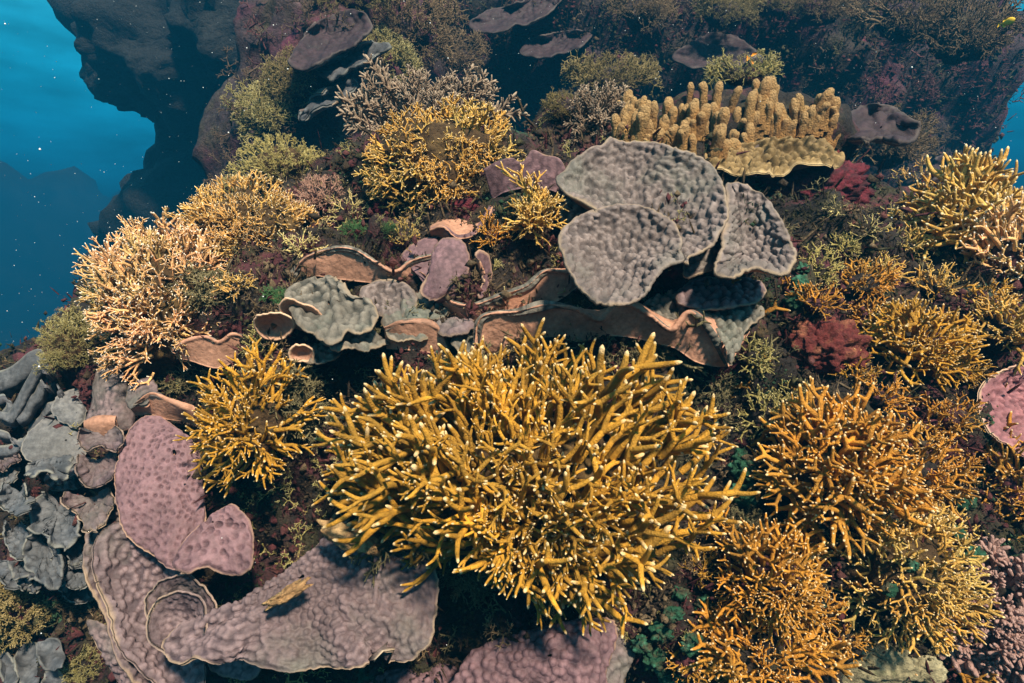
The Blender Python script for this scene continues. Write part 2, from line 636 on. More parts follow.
def colony(name, style, px, py, rx, ry, n, mat, label, cat='coral', group=None, mode='parts', shell=0.45, thr=-0.12,
           thick=1.0, base='reef', base_r=None, forward=0.25, lift=0.45, jit=0.16, d=None, lens=(0.8, 1.12), rzf=0.9, where=('reef_mound', 'reef_wall', 'reef_ridge', 'reef_knoll'), tilt=0.0, fill=0.25, lobes=0.32, gaps=0.06, cut=None):
    """a branching colony rooted on the reef where the sight line through (px, py) meets it"""
    h = ray(px, py, where)
    if h is None and d is None:
        d = 2.4
    if h and (d is None or h[2] < d):
        p, nrm, dep = h
    else:
        p, nrm, dep = P(px, py, d), np.array((0.0, -0.5, 0.8)), d
    s = dep / F
    RZ = min(rx, ry) * s * rzf
    s = (dep - RZ * (forward + 0.2)) / F        # the colony stands nearer than its foot
    RX, RY, RZ = rx * s, ry * s, min(rx, ry) * s * rzf
    c = p - unit(p - CAM) * RZ * forward
    root = empty(name, p)
    tag(root, label, cat, group)
    rnd = random.Random(int(px * 31 + py * 7))
    axis = unit(nrm + 0.35 * np.array((0, 0, 1)) - 0.25 * FWD)
    br = (shell + 0.04 if mode == 'parts' else shell - 0.06) if base_r is None else base_r
    if br > 0:
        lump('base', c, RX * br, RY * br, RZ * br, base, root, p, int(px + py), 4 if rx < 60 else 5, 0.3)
    items = []
    ga = math.pi * (3 - math.sqrt(5))
    N = int(n / (0.5 - 0.5 * thr))
    off = rnd.uniform(0, 6)
    lseed = rnd.uniform(0, 50)
    for i in range(N):
        z = 1 - 2 * (i + 0.5) / N
        a = ga * i + off
        u = np.array((math.sqrt(1 - z * z) * math.cos(a), math.sqrt(1 - z * z) * math.sin(a), z))
        u = unit(u + np.array([rnd.gauss(0, jit) for _ in range(3)]))
        w = RIGHT * u[0] + UP * u[1] - FWD * u[2]
        if w @ axis < thr:
            continue
        lob = 1 + lobes * float(vnoise((u * 1.7 + lseed)[None], 5)[0])
        if rnd.random() < gaps:
            continue
        e = (RIGHT * u[0] * RX + UP * u[1] * RY - FWD * u[2] * RZ) * lob
        el_ = np.linalg.norm(e)
        rs = shell * rnd.uniform(0.72, 1.25)
        L = el_ * max(1 - rs, 0.12) * rnd.uniform(*lens)
        dirn = unit(unit(e) + np.array([rnd.gauss(0, 0.13) for _ in range(3)]) + lift * np.array((0, 0, 1)) + tilt * RIGHT)
        items.append((c + e * rs, dirn, rnd.uniform(0, 6.28), L, thick * rnd.uniform(0.85, 1.15), rnd.randrange(12)))
    for i in range(int(fill * n)):          # more branches on the side turned to the viewer, at all angles
        u = unit(np.array((rnd.gauss(0, 0.35), -0.25 + rnd.gauss(0, 0.3), 1)))
        e = RIGHT * u[0] * RX + UP * u[1] * RY - FWD * u[2] * RZ
        rs = shell * rnd.uniform(0.9, 1.1)
        sd = np.array([rnd.gauss(0, 0.55) for _ in range(3)])
        dirn = unit(0.7 * unit(e) + sd + 0.3 * np.array((0, 0, 1)))
        items.append((c + e * rs, dirn, rnd.uniform(0, 6.28), np.linalg.norm(e) * max(1 - rs, 0.12) * rnd.uniform(0.7, 1.1), thick * rnd.uniform(0.85, 1.15), rnd.randrange(12)))
    if cut:
        def keep(it):
            q = it[0] + it[1] * it[3] * 0.85 - CAM
            z_ = q @ FWD
            return cut(W / 2 + F * (q @ RIGHT) / z_, H / 2 - F * (q @ UP) / z_)
        items = [it for it in items if keep(it)]
    if mode == 'parts' and len(items) > 300:      # the ones deepest inside are joined
        items.sort(key=lambda it: np.linalg.norm(it[0] + it[1] * it[3] - CAM))
        tag(bulk('branches', style, mat, items[300:], root, p), kind='stuff')
        items = items[:300]
    if mode == 'parts':
        vm = variant_meshes(style, mat)
        for pos, dirn, spin, L, th, k in items:
            o = link('branch', vm[k], root)
            o.location = pos - p
            o.rotation_mode = 'QUATERNION'
            o.rotation_quaternion = rot_to(dirn, spin)
            o.scale = (L * th, L * th, L)
    else:
        tag(bulk('branches', style, mat, items, root, p), kind='stuff')
    return root

# ---------------------------------------------------------------- plate shapes
def crom(pts, n, closed=False):
    """resample a polyline as a smooth curve with n points evenly spread along it"""
    p = np.asarray(pts, float)
    if closed:
        q = np.vstack([p[-1], p, p[0], p[1]])
    else:
        q = np.vstack([2 * p[0] - p[1], p, 2 * p[-1] - p[-2]])
    out_ = []
    m = len(q) - 3
    for i in range(m):
        p0, p1, p2, p3 = q[i:i + 4]
        t = np.linspace(0, 1, 12, endpoint=False)[:, None]
        out_.append(0.5 * (2 * p1 + (p2 - p0) * t + (2 * p0 - 5 * p1 + 4 * p2 - p3) * t ** 2 + (3 * p1 - p0 - 3 * p2 + p3) * t ** 3))
    o = np.vstack(out_ + [q[-2][None]])
    s = np.concatenate([[0], np.cumsum(np.linalg.norm(np.diff(o, axis=0), axis=1))])
    t = np.linspace(0, s[-1], n + 1)[:-1] if closed else np.linspace(0, s[-1], n)
    return np.stack([np.interp(t, s, o[:, k]) for k in range(o.shape[1])], 1)

def sheet(name, G, parent, loc, top, under, thick=0.010, bump=0.0035, cell=0.012, closed=False, sides=False, rimw=0.008,
          flip=False, seed=0, wav=0.018, pits=False):
    """a coral sheet with real thickness from a grid of points G (nv, nu, 3); the last row is the growing rim.
    The upper face (bumpy) is the one turned to the camera unless flip."""
    nv, nu = G.shape[:2]
    if closed:
        du = np.roll(G, -1, 1) - np.roll(G, 1, 1)
    else:
        du = np.gradient(G, axis=1)
    dv = np.gradient(G, axis=0)
    n = np.cross(du.reshape(-1, 3), dv.reshape(-1, 3))
    n /= np.maximum(np.linalg.norm(n, axis=1), 1e-9)[:, None]
    g = G.reshape(-1, 3)
    if ((CAM - g) * n).sum() < 0:
        n = -n
    # rim distance
    rim = np.linalg.norm(np.diff(G, axis=0), axis=2)
    dist = np.concatenate([np.cumsum(rim[::-1], 0)[::-1], np.zeros((1, nu))], 0)
    if sides and not closed:
        lu = np.linalg.norm(np.diff(G, axis=1), axis=2)
        a = np.concatenate([np.zeros((nv, 1)), np.cumsum(lu, 1)], 1)
        b = np.concatenate([np.cumsum(lu[:, ::-1], 1)[:, ::-1], np.zeros((nv, 1))], 1)
        dist = np.minimum(dist, np.minimum(a, b))
    dist = dist.ravel()
    g = g + n * (wav * fbm(g, 5.0, 3, seed))[:, None]
    rimv = (1 - sstep(0.0, rimw, dist + 0.5 * rimw * fbm(g, 30, 3, seed))) * np.clip(0.6 + 0.8 * fbm(g, 9, 3, seed + 2), 0.3, 0.85)
    w = worley(g / cell, seed)
    bh = np.clip(1 - (w / 0.72) ** 2, 0, 1)
    if pits:
        bh = 1 - np.clip(1 - (w / 0.5) ** 2, 0, 1)
    fade = sstep(rimw * 0.2, rimw * 1.2, dist)
    mid = 0.5 * fbm(g, 0.22 / cell, 3, seed + 4)
    up_side = -1.0 if flip else 1.0
    front = g + n * (up_side * bump * (bh + 1.2 * mid) * fade)[:, None]
    th = thick * (0.45 + 0.55 * sstep(0, 0.05, dist)) 
    back = g - n * (up_side * th)[:, None]
    V = np.vstack([front, back])
    idx = np.arange(nv * nu).reshape(nv, nu)
    if closed:
        idx = np.concatenate([idx, idx[:, :1]], 1)
    fq = np.stack([idx[:-1, :-1].ravel(), idx[:-1, 1:].ravel(), idx[1:, 1:].ravel(), idx[1:, :-1].ravel()], 1)
    # orient the front faces along +n*up_side
    k = fq[len(fq) // 2]
    fn = np.cross(V[k[1]] - V[k[0]], V[k[3]] - V[k[0]])
    if (fn @ n[k[0]]) * up_side < 0:
        fq = fq[:, ::-1]
    N0 = nv * nu
    bq = (fq + N0)[:, ::-1]
    def edge(e):
        return np.stack([e[:-1], e[1:], e[1:] + N0, e[:-1] + N0], 1)
    eq = [edge(idx[-1])]
    if not closed:
        eq += [edge(idx[:, 0]), edge(idx[:, -1]), edge(idx[0])]
    eq = np.vstack(eq)
    faces = np.vstack([fq, bq, eq])
    mi = np.concatenate([np.zeros(len(fq)), np.ones(len(bq)), np.zeros(len(eq))])
    me = new_mesh(name, V - np.asarray(loc), faces, [M[top], M[under]],
                  {'rim': np.concatenate([rimv, rimv]), 'bump': np.concatenate([bh, bh])}, True, mi)
    return link(name, me, parent)

def depth_at(px, py, where=('reef_mound', 'reef_wall', 'reef_ridge', 'reef_knoll')):
    h = ray(px, py, where)
    return h[2] if h else 3.0

def fan(parent, loc, c, outline, top, under, d=None, off=0.0, tilt=(0.0, 0.0), cup=0.0, ruffle=0.0, nr=7, closed=True, margin=0.02, rag=1.0, res=1.6, pw=1.0, name='plate', **kw):
    """plate grown from an attachment at pixel c to a traced outline, lying in a tilted plane through c.
    tilt: metres of depth per 100 px to the right / downwards; cup: rim displacement along the sight axis"""
    d0 = (d if d is not None else depth_at(*c)) + off
    o = np.asarray(outline, float)
    per = np.linalg.norm(np.diff(o, axis=0), axis=1).sum()
    nu = int(np.clip(per / res, 36, 300))
    o = crom(o, nu, closed)
    # uneven, nibbled growing edge
    o3 = np.concatenate([o, np.zeros((nu, 1))], 1)
    rag_ = 2.0 * fbm(o3, 0.09, 2, 5) + 1.5 * fbm(o3, 0.3, 2, 15)
    dc = o - np.asarray(c)
    o = o + rag * dc / np.maximum(np.linalg.norm(dc, axis=1), 1)[:, None] * rag_[:, None]
    rad = np.linalg.norm(o - c, axis=1).max()
    nv = int(np.clip(rad / res, 14, 130))
    rnd = random.Random(int(c[0] * 13 + c[1]))
    ph = rnd.uniform(0, 6)
    # stand clear of the rock behind it
    need = []
    for q in np.vstack([o[::6], np.asarray(c) + (o[::6] - np.asarray(c)) * 0.5]):
        hh = ray(q[0], q[1])
        if hh:
            need.append(hh[2] - tilt[0] * (q[0] - c[0]) / 100 - tilt[1] * (q[1] - c[1]) / 100)
    if need:
        d0 = min(d0, float(np.percentile(need, 12)) - margin + (off if d is None else 0) * 0.6)
    s = np.linspace(0, 1, nu)
    G = np.zeros((nv, nu, 3))
    o_s = o
    if closed:      # inner rows follow a calmer outline, so notches of the rim do not crease the whole plate
        kk = np.exp(-0.5 * (np.arange(-nu // 2, nu // 2) / (nu / 18.0)) ** 2)
        kk /= kk.sum()
        o_s = np.stack([np.real(np.fft.ifft(np.fft.fft(o[:, a]) * np.fft.fft(np.roll(kk, -(nu // 2))))) for a in (0, 1)], 1)
        if nu % 2:
            o_s = 0.5 * (o_s + np.roll(o_s, 1, 0))
    for i, t in enumerate(np.linspace(0.03, 1, nv)):
        tt = t ** pw
        q = np.asarray(c) + (o_s + (o - o_s) * t ** 4 - np.asarray(c)) * tt
        dd = d0 + tilt[0] * (q[:, 0] - c[0]) / 100 + tilt[1] * (q[:, 1] - c[1]) / 100 + cup * t ** 2.5
        dd = dd + ruffle * t ** 2 * (np.sin(nr * 2 * math.pi * s + ph) + 0.5 * np.sin(nr * 3.7 * 2 * math.pi * s + 2 * ph) * (0 if closed else 1))
        G[i] = CAM + dd[:, None] * (FWD + ((q[:, 0] - W / 2) / F)[:, None] * RIGHT - ((q[:, 1] - H / 2) / F)[:, None] * UP)
    return sheet(name, G, parent, loc, top, under, closed=closed, seed=int(c[0] + c[1]), **kw)

def loft(parent, loc, rows, top, under, d0, res=1.6, name='plate', **kw):
    """sheet through several traced curves, each a list of (px, py, metres nearer or farther than d0)"""
    per = max(np.linalg.norm(np.diff(np.asarray(r, float)[:, :2], axis=0), axis=1).sum() for r in rows)
    nu = int(np.clip(per / res, 36, 300))
    need = []
    for r in rows[:-1]:
        for x, y, z in r:
            hh = ray(x, y)
            if hh:
                need.append(hh[2] - z)
    if need:
        d0 = min(d0, float(np.percentile(need, 12)))
    R = []
    for r in rows:
        a = np.asarray(r, float) * (1, 1, 0.4)
        if len(R) == len(rows) - 1 and len(rows) == 4:
            a = np.asarray(r, float)
        R.append(np.array([P(x, y, d0 + z) for x, y, z in a]))
    R = np.array([crom(r, nu) for r in R])
    ln = np.linalg.norm(np.diff(R, axis=0), axis=2).mean(1).sum() / (d0 / F)
    nv = int(np.clip(ln / res, 14, 120))
    if len(R) == 2:
        t = np.linspace(0, 1, nv)[:, None, None]
        G = R[0] * (1 - t) + R[1] * t
    else:
        G = np.stack([crom(R[:, k], nv) for k in range(nu)], 1)
    return sheet(name, G, parent, loc, top, under, seed=int(per), **kw)

def plate_coral(label, px, py, group=None, cat='coral', where=('reef_mound', 'reef_wall', 'reef_ridge', 'reef_knoll'), d=None):
    h = ray(px, py, where)
    p = P(px, py, d) if d is not None else h[0]
    o = empty('plate_coral', p)
    tag(o, label, cat, group)
    return o, p
# ---------------------------------------------------------------- coral materials
TAN = (0.46, 0.33, 0.20)
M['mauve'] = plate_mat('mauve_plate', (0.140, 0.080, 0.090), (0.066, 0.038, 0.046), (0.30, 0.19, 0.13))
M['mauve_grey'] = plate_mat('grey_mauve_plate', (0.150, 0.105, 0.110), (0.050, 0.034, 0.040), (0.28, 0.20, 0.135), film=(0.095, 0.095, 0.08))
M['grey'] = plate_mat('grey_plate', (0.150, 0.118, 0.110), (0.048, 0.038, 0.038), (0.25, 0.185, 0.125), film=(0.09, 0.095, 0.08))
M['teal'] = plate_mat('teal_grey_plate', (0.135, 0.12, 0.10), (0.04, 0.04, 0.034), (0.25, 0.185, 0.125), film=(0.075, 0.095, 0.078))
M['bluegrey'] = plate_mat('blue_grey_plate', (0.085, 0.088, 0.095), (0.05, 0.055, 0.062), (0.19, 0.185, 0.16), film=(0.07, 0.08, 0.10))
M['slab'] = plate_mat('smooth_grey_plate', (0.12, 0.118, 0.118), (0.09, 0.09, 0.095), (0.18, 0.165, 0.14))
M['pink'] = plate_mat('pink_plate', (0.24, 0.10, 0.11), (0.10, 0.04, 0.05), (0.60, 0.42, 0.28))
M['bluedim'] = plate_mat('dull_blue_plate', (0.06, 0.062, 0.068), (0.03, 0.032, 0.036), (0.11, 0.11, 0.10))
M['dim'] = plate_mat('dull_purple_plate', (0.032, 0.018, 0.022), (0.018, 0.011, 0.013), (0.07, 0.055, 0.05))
M['under'] = under_mat('brown_underside', (0.43, 0.225, 0.15), (0.56, 0.38, 0.25))
M['under_grey'] = under_mat('grey_underside', (0.16, 0.12, 0.11), (0.46, 0.36, 0.25))
M['under_blue'] = under_mat('blue_grey_underside', (0.10, 0.10, 0.11), (0.34, 0.36, 0.33))
M['crumb'] = rock_mat('dead_coral_crust', [(0.28, 0.16, 0.07), ((0.40, 0.26, 0.12), 0.45, 0.6, 20.0)])

G1 = 'plate corals low on the reef face'
# --- two big mauve lobes under the yellow staghorn
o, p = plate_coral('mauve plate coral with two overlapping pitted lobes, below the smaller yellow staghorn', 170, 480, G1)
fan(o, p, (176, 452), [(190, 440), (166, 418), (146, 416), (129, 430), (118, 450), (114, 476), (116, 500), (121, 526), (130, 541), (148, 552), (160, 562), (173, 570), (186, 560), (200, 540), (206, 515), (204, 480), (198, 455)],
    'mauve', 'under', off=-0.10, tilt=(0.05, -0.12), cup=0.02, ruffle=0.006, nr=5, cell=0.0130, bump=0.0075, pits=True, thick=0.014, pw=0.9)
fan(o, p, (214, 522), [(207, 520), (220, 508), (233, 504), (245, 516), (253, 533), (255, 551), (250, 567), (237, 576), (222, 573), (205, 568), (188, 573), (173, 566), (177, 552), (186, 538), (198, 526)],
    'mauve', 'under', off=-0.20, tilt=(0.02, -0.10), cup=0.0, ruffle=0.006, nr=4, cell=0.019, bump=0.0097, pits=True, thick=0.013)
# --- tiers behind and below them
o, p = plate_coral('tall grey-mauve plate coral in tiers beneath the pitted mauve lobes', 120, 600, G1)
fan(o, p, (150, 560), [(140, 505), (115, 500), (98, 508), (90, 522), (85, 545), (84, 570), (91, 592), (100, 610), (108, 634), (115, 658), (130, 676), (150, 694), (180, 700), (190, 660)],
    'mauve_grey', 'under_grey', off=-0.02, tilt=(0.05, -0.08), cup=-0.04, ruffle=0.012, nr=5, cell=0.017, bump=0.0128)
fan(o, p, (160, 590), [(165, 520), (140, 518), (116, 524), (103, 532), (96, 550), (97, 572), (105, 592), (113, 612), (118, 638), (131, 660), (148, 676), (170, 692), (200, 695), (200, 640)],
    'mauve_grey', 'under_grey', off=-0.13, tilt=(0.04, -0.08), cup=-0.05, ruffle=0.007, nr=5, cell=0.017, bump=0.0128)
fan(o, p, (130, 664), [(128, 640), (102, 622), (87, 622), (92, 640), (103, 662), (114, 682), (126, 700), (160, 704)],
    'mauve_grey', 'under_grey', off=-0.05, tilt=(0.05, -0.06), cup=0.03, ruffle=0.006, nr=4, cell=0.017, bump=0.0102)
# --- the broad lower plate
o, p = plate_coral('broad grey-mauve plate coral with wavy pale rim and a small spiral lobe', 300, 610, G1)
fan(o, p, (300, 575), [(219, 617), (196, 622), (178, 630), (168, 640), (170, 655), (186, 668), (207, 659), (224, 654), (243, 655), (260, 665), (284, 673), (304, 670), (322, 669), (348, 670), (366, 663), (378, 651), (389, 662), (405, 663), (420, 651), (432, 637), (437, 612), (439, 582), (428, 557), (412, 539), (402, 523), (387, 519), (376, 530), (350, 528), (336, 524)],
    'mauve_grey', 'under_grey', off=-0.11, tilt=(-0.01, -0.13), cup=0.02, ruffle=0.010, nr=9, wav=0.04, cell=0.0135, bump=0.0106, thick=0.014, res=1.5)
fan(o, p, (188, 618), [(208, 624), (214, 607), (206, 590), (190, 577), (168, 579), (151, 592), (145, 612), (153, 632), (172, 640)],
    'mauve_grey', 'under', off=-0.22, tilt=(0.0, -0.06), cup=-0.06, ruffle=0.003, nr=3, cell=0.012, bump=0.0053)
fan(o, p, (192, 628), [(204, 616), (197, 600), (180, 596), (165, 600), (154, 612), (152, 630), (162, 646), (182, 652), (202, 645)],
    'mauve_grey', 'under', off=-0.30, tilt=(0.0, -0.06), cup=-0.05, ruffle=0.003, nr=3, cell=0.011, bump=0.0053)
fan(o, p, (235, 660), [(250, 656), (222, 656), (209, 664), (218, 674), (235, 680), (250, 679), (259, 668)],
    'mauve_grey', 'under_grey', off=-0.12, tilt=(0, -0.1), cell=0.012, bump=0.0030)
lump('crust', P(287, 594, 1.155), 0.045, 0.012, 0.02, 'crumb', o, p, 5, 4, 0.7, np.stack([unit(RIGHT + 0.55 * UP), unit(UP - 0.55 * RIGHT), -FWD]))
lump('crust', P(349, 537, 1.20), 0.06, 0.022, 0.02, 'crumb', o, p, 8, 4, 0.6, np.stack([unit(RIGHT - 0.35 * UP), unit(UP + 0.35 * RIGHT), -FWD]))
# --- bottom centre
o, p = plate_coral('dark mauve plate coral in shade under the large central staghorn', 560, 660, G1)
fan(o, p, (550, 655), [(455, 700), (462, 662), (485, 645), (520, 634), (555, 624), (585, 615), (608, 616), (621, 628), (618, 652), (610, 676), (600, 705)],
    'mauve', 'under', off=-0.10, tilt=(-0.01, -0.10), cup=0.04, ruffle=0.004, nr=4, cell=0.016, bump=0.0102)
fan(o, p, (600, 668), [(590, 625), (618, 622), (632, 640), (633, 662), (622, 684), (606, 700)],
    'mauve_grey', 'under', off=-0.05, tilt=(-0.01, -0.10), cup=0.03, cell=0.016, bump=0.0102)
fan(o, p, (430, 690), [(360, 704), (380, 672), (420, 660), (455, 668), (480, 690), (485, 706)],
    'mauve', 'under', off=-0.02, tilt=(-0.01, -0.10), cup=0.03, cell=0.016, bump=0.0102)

# --- blue-grey folds on the flank
G2 = 'blue-grey plate corals on the reef flank'
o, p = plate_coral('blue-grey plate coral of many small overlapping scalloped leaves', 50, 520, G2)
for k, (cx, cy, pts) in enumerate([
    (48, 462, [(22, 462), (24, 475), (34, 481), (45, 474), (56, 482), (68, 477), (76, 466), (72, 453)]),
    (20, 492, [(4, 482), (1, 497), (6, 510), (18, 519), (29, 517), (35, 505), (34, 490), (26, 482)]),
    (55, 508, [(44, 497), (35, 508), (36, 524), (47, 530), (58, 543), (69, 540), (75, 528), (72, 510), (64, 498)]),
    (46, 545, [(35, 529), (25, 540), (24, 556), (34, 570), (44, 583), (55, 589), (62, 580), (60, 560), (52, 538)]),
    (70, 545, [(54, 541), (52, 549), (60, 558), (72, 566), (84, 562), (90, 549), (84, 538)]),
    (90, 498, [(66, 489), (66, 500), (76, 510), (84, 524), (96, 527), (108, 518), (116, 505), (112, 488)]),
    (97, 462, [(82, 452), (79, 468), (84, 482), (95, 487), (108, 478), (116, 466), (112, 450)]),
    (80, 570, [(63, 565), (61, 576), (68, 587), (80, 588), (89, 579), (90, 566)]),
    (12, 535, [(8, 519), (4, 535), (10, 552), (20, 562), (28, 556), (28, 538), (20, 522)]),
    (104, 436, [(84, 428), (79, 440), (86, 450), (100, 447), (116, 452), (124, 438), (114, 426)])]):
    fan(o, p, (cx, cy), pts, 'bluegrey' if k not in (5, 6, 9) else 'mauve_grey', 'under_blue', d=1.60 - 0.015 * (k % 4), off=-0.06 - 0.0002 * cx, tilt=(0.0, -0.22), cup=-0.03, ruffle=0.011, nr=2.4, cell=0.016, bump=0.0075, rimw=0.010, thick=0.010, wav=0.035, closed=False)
rl = random.Random(31)
for k in range(16):
    cx, cy = rl.uniform(2, 104), rl.uniform(456, 585)
    w_ = rl.uniform(12, 24); ang = rl.uniform(-0.5, 0.5)
    pts = []
    for j in range(9):
        a = math.pi * (j / 8.0) + ang
        rr = w_ * (1 + rl.uniform(-0.22, 0.22))
        pts.append((cx - math.cos(a) * rr, cy + math.sin(a) * rr * 0.85))
    fan(o, p, (cx, cy - 4), pts, rl.choice(('bluegrey', 'bluegrey', 'mauve_grey', 'slab')), 'under_blue', off=-0.02, margin=rl.uniform(-0.01, 0.05), tilt=(0.0, -0.25), cup=-0.02, ruffle=0.010, nr=rl.uniform(1.5, 3), cell=0.016, bump=0.0075, rimw=0.010, thick=0.010, wav=0.035, closed=False)
o, p = plate_coral('ruffled blue-grey sheets standing edge-on at the dark water', 25, 410, G2, d=2.05)
for k, (rim, dx, dy) in enumerate([
    ([(-6, 372), (8, 368), (20, 360), (30, 352), (41, 349), (46, 356)], 8, 26),
    ([(-6, 409), (6, 412), (14, 402), (22, 386), (30, 372), (38, 360), (41, 366)], 10, 16),
    ([(14, 414), (22, 410), (28, 398), (35, 392), (40, 378), (43, 382)], 9, 13),
    ([(-5, 428), (8, 432), (16, 440), (26, 434), (28, 424), (38, 416), (44, 404), (54, 400), (59, 390), (56, 384)], 8, 14),
    ([(-6, 396), (4, 394), (8, 404), (2, 412)], 8, 12),
    ([(-6, 446), (10, 444), (20, 438), (30, 441)], 6, 16),
    ([(36, 398), (44, 392), (50, 388), (52, 376), (48, 372)], 6, 10)]):
    top_ = [(x, y, -0.05 * k / 4) for x, y in rim]
    bot = [(x + dx, y + dy, 0.10 - 0.05 * k / 4) for x, y in rim]
    mid = [(0.45 * x0 + 0.55 * x1, 0.35 * y0 + 0.65 * y1, -0.01 - 0.05 * k / 4) for (x0, y0), (x1, y1) in zip([q[:2] for q in top_], [q[:2] for q in bot])]
    loft(o, p, [bot, mid, top_], 'bluegrey', 'under_blue', 1.98, thick=0.008, bump=0.002, cell=0.011, rimw=0.010, wav=0.006)
o, p = plate_coral('two smooth grey rounded plates between the ruffled sheets and the pale-tipped staghorn', 60, 420, G2)
fan(o, p, (66, 440), [(88, 452), (86, 420), (70, 404), (52, 412), (36, 424), (26, 438), (23, 456), (40, 466), (70, 466)], 'slab', 'under_blue', d=1.78, tilt=(0.05, -0.15), cup=0.02, cell=0.01, bump=0.0012, rimw=0.008)
fan(o, p, (76, 412), [(88, 416), (88, 398), (80, 390), (68, 390), (58, 397), (54, 410), (62, 422), (76, 428)], 'slab', 'under_blue', d=1.70, tilt=(0.05, -0.15), cup=0.02, cell=0.01, bump=0.0012, rimw=0.008)
o, p = plate_coral('upright mauve-grey slab of plate coral below the pale-tipped staghorn', 108, 395, G2)
fan(o, p, (112, 410), [(90, 424), (93, 395), (97, 374), (106, 364), (118, 370), (126, 392), (134, 424), (112, 430)], 'mauve_grey', 'under_grey', d=1.60, tilt=(0.05, -0.1), cup=0.03, cell=0.012, bump=0.0020, rimw=0.008, closed=True)
loft(o, p, [[(86, 440, 0.03), (100, 440, 0.0), (117, 438, 0.0)], [(86, 424, -0.04), (100, 421, -0.06), (116, 421, -0.05)], [(84, 425, -0.02), (98, 418, 0.0), (117, 417, 0.02)]], 'under', 'mauve_grey', 1.60, bump=0.0010, rimw=0.008)
o, p = plate_coral('small dark teal leaves of plate coral beside the dull green bush', 30, 660, G2)
for k, (cx, cy, pts) in enumerate([
    (8, 668, [(8, 690), (-3, 675), (0, 658), (8, 651), (16, 658), (19, 670), (16, 690)]),
    (30, 664, [(22, 690), (17, 668), (18, 650), (25, 641), (33, 646), (40, 660), (41, 676), (34, 690)]),
    (52, 652, [(36, 646), (46, 640), (58, 644), (65, 656), (60, 668), (48, 670), (38, 660)]),
    (54, 680, [(42, 690), (44, 674), (54, 668), (63, 675), (64, 692)])]):
    fan(o, p, (cx, cy), pts, 'bluegrey', 'under_blue', d=1.58, off=-0.01 * k, tilt=(0.0, -0.25), cup=-0.01, wav=0.03, ruffle=0.014, nr=3, cell=0.014, bump=0.0010, rimw=0.010, closed=True)

# --- curled lips round the pale-tipped staghorn and the smaller yellow one
G3 = 'curled brown-lipped plate corals'
o, p = plate_coral('curled cup-shaped plate with wavy cream lip above the pitted mauve lobes', 155, 400, G3)
loft(o, p, [[(136, 416, 0.06), (150, 414, 0.04), (168, 418, 0.04), (185, 420, 0.06), (198, 424, 0.08)],
            [(131, 410, -0.03), (150, 396, -0.06), (168, 402, -0.05), (183, 408, -0.04), (194, 412, 0.0)],
            [(131, 407, -0.04), (150, 393, -0.07), (168, 399, -0.06), (184, 405, -0.05), (192, 408, 0.0)],
            [(135, 404, 0.0), (152, 396, 0.03), (170, 404, 0.05), (184, 409, 0.05), (192, 411, 0.05)]], 'under', 'mauve_grey', 1.53, bump=0.0010, rimw=0.013)
fan(o, p, (146, 402), [(130, 409), (125, 400), (127, 388), (136, 379), (147, 376), (155, 380), (158, 392), (152, 400)], 'mauve_grey', 'under', d=1.50, tilt=(0, -0.3), cup=0.02, cell=0.012, bump=0.0020)
o, p = plate_coral('thin brown plate with cream edge tucked between the pale-tipped and yellow staghorns', 205, 350, G3)
loft(o, p, [[(178, 360, 0.03), (192, 362, 0.0), (219, 368, 0.0), (236, 360, 0.02), (250, 356, 0.05)],
            [(174, 353, -0.02), (187, 345, -0.05), (206, 341, -0.06), (220, 346, -0.05), (234, 338, -0.05), (246, 341, 0.0)],
            [(171, 351, -0.02), (185, 340, -0.05), (205, 336, -0.06), (219, 341, -0.05), (232, 333, -0.05), (244, 337, 0.0)],
            [(176, 347, 0.10), (190, 340, 0.10), (205, 337, 0.12), (219, 341, 0.12), (232, 334, 0.14), (244, 338, 0.14)]], 'under', 'teal', 1.62, bump=0.0010, rimw=0.016)
# --- bumpy teal plates with small shells in the middle
o, p = plate_coral('bumpy teal-grey plate coral with small pinkish shells at its edge', 330, 310, G3)
fan(o, p, (330, 306), [(287, 304), (286, 288), (298, 279), (318, 280), (330, 276), (348, 283), (356, 292), (372, 302), (378, 318), (362, 330), (346, 326), (330, 338), (312, 330), (296, 322)], 'teal', 'under', d=1.62, tilt=(0, -0.36), cup=-0.05, cell=0.024, bump=0.0160, closed=True, wav=0.05)
fan(o, p, (388, 305), [(362, 304), (360, 292), (366, 284), (380, 279), (396, 279), (408, 284), (416, 296), (415, 306), (404, 316), (385, 318)], 'grey', 'under', d=1.56, tilt=(0, -0.25), cup=-0.03, cell=0.018, bump=0.0179)
fan(o, p, (300, 322), [(280, 306), (286, 298), (294, 300), (306, 304), (318, 310), (326, 322), (322, 330), (305, 330), (288, 322)], 'under', 'teal', d=1.50, tilt=(0.05, 0.2), cup=-0.02, bump=0.0010, closed=True, rimw=0.015)
fan(o, p, (272, 326), [(254, 322), (256, 314), (268, 312), (282, 313), (293, 319), (294, 328), (284, 337), (270, 338), (258, 332)], 'under', 'teal', d=1.47, tilt=(0.0, 0.2), cup=-0.03, bump=0.0010, closed=True, rimw=0.015)
fan(o, p, (300, 352), [(292, 362), (288, 350), (296, 342), (308, 342), (316, 350), (312, 362)], 'under', 'teal', d=1.44, tilt=(0.0, 0.1), cup=-0.02, bump=0.0010, closed=True)
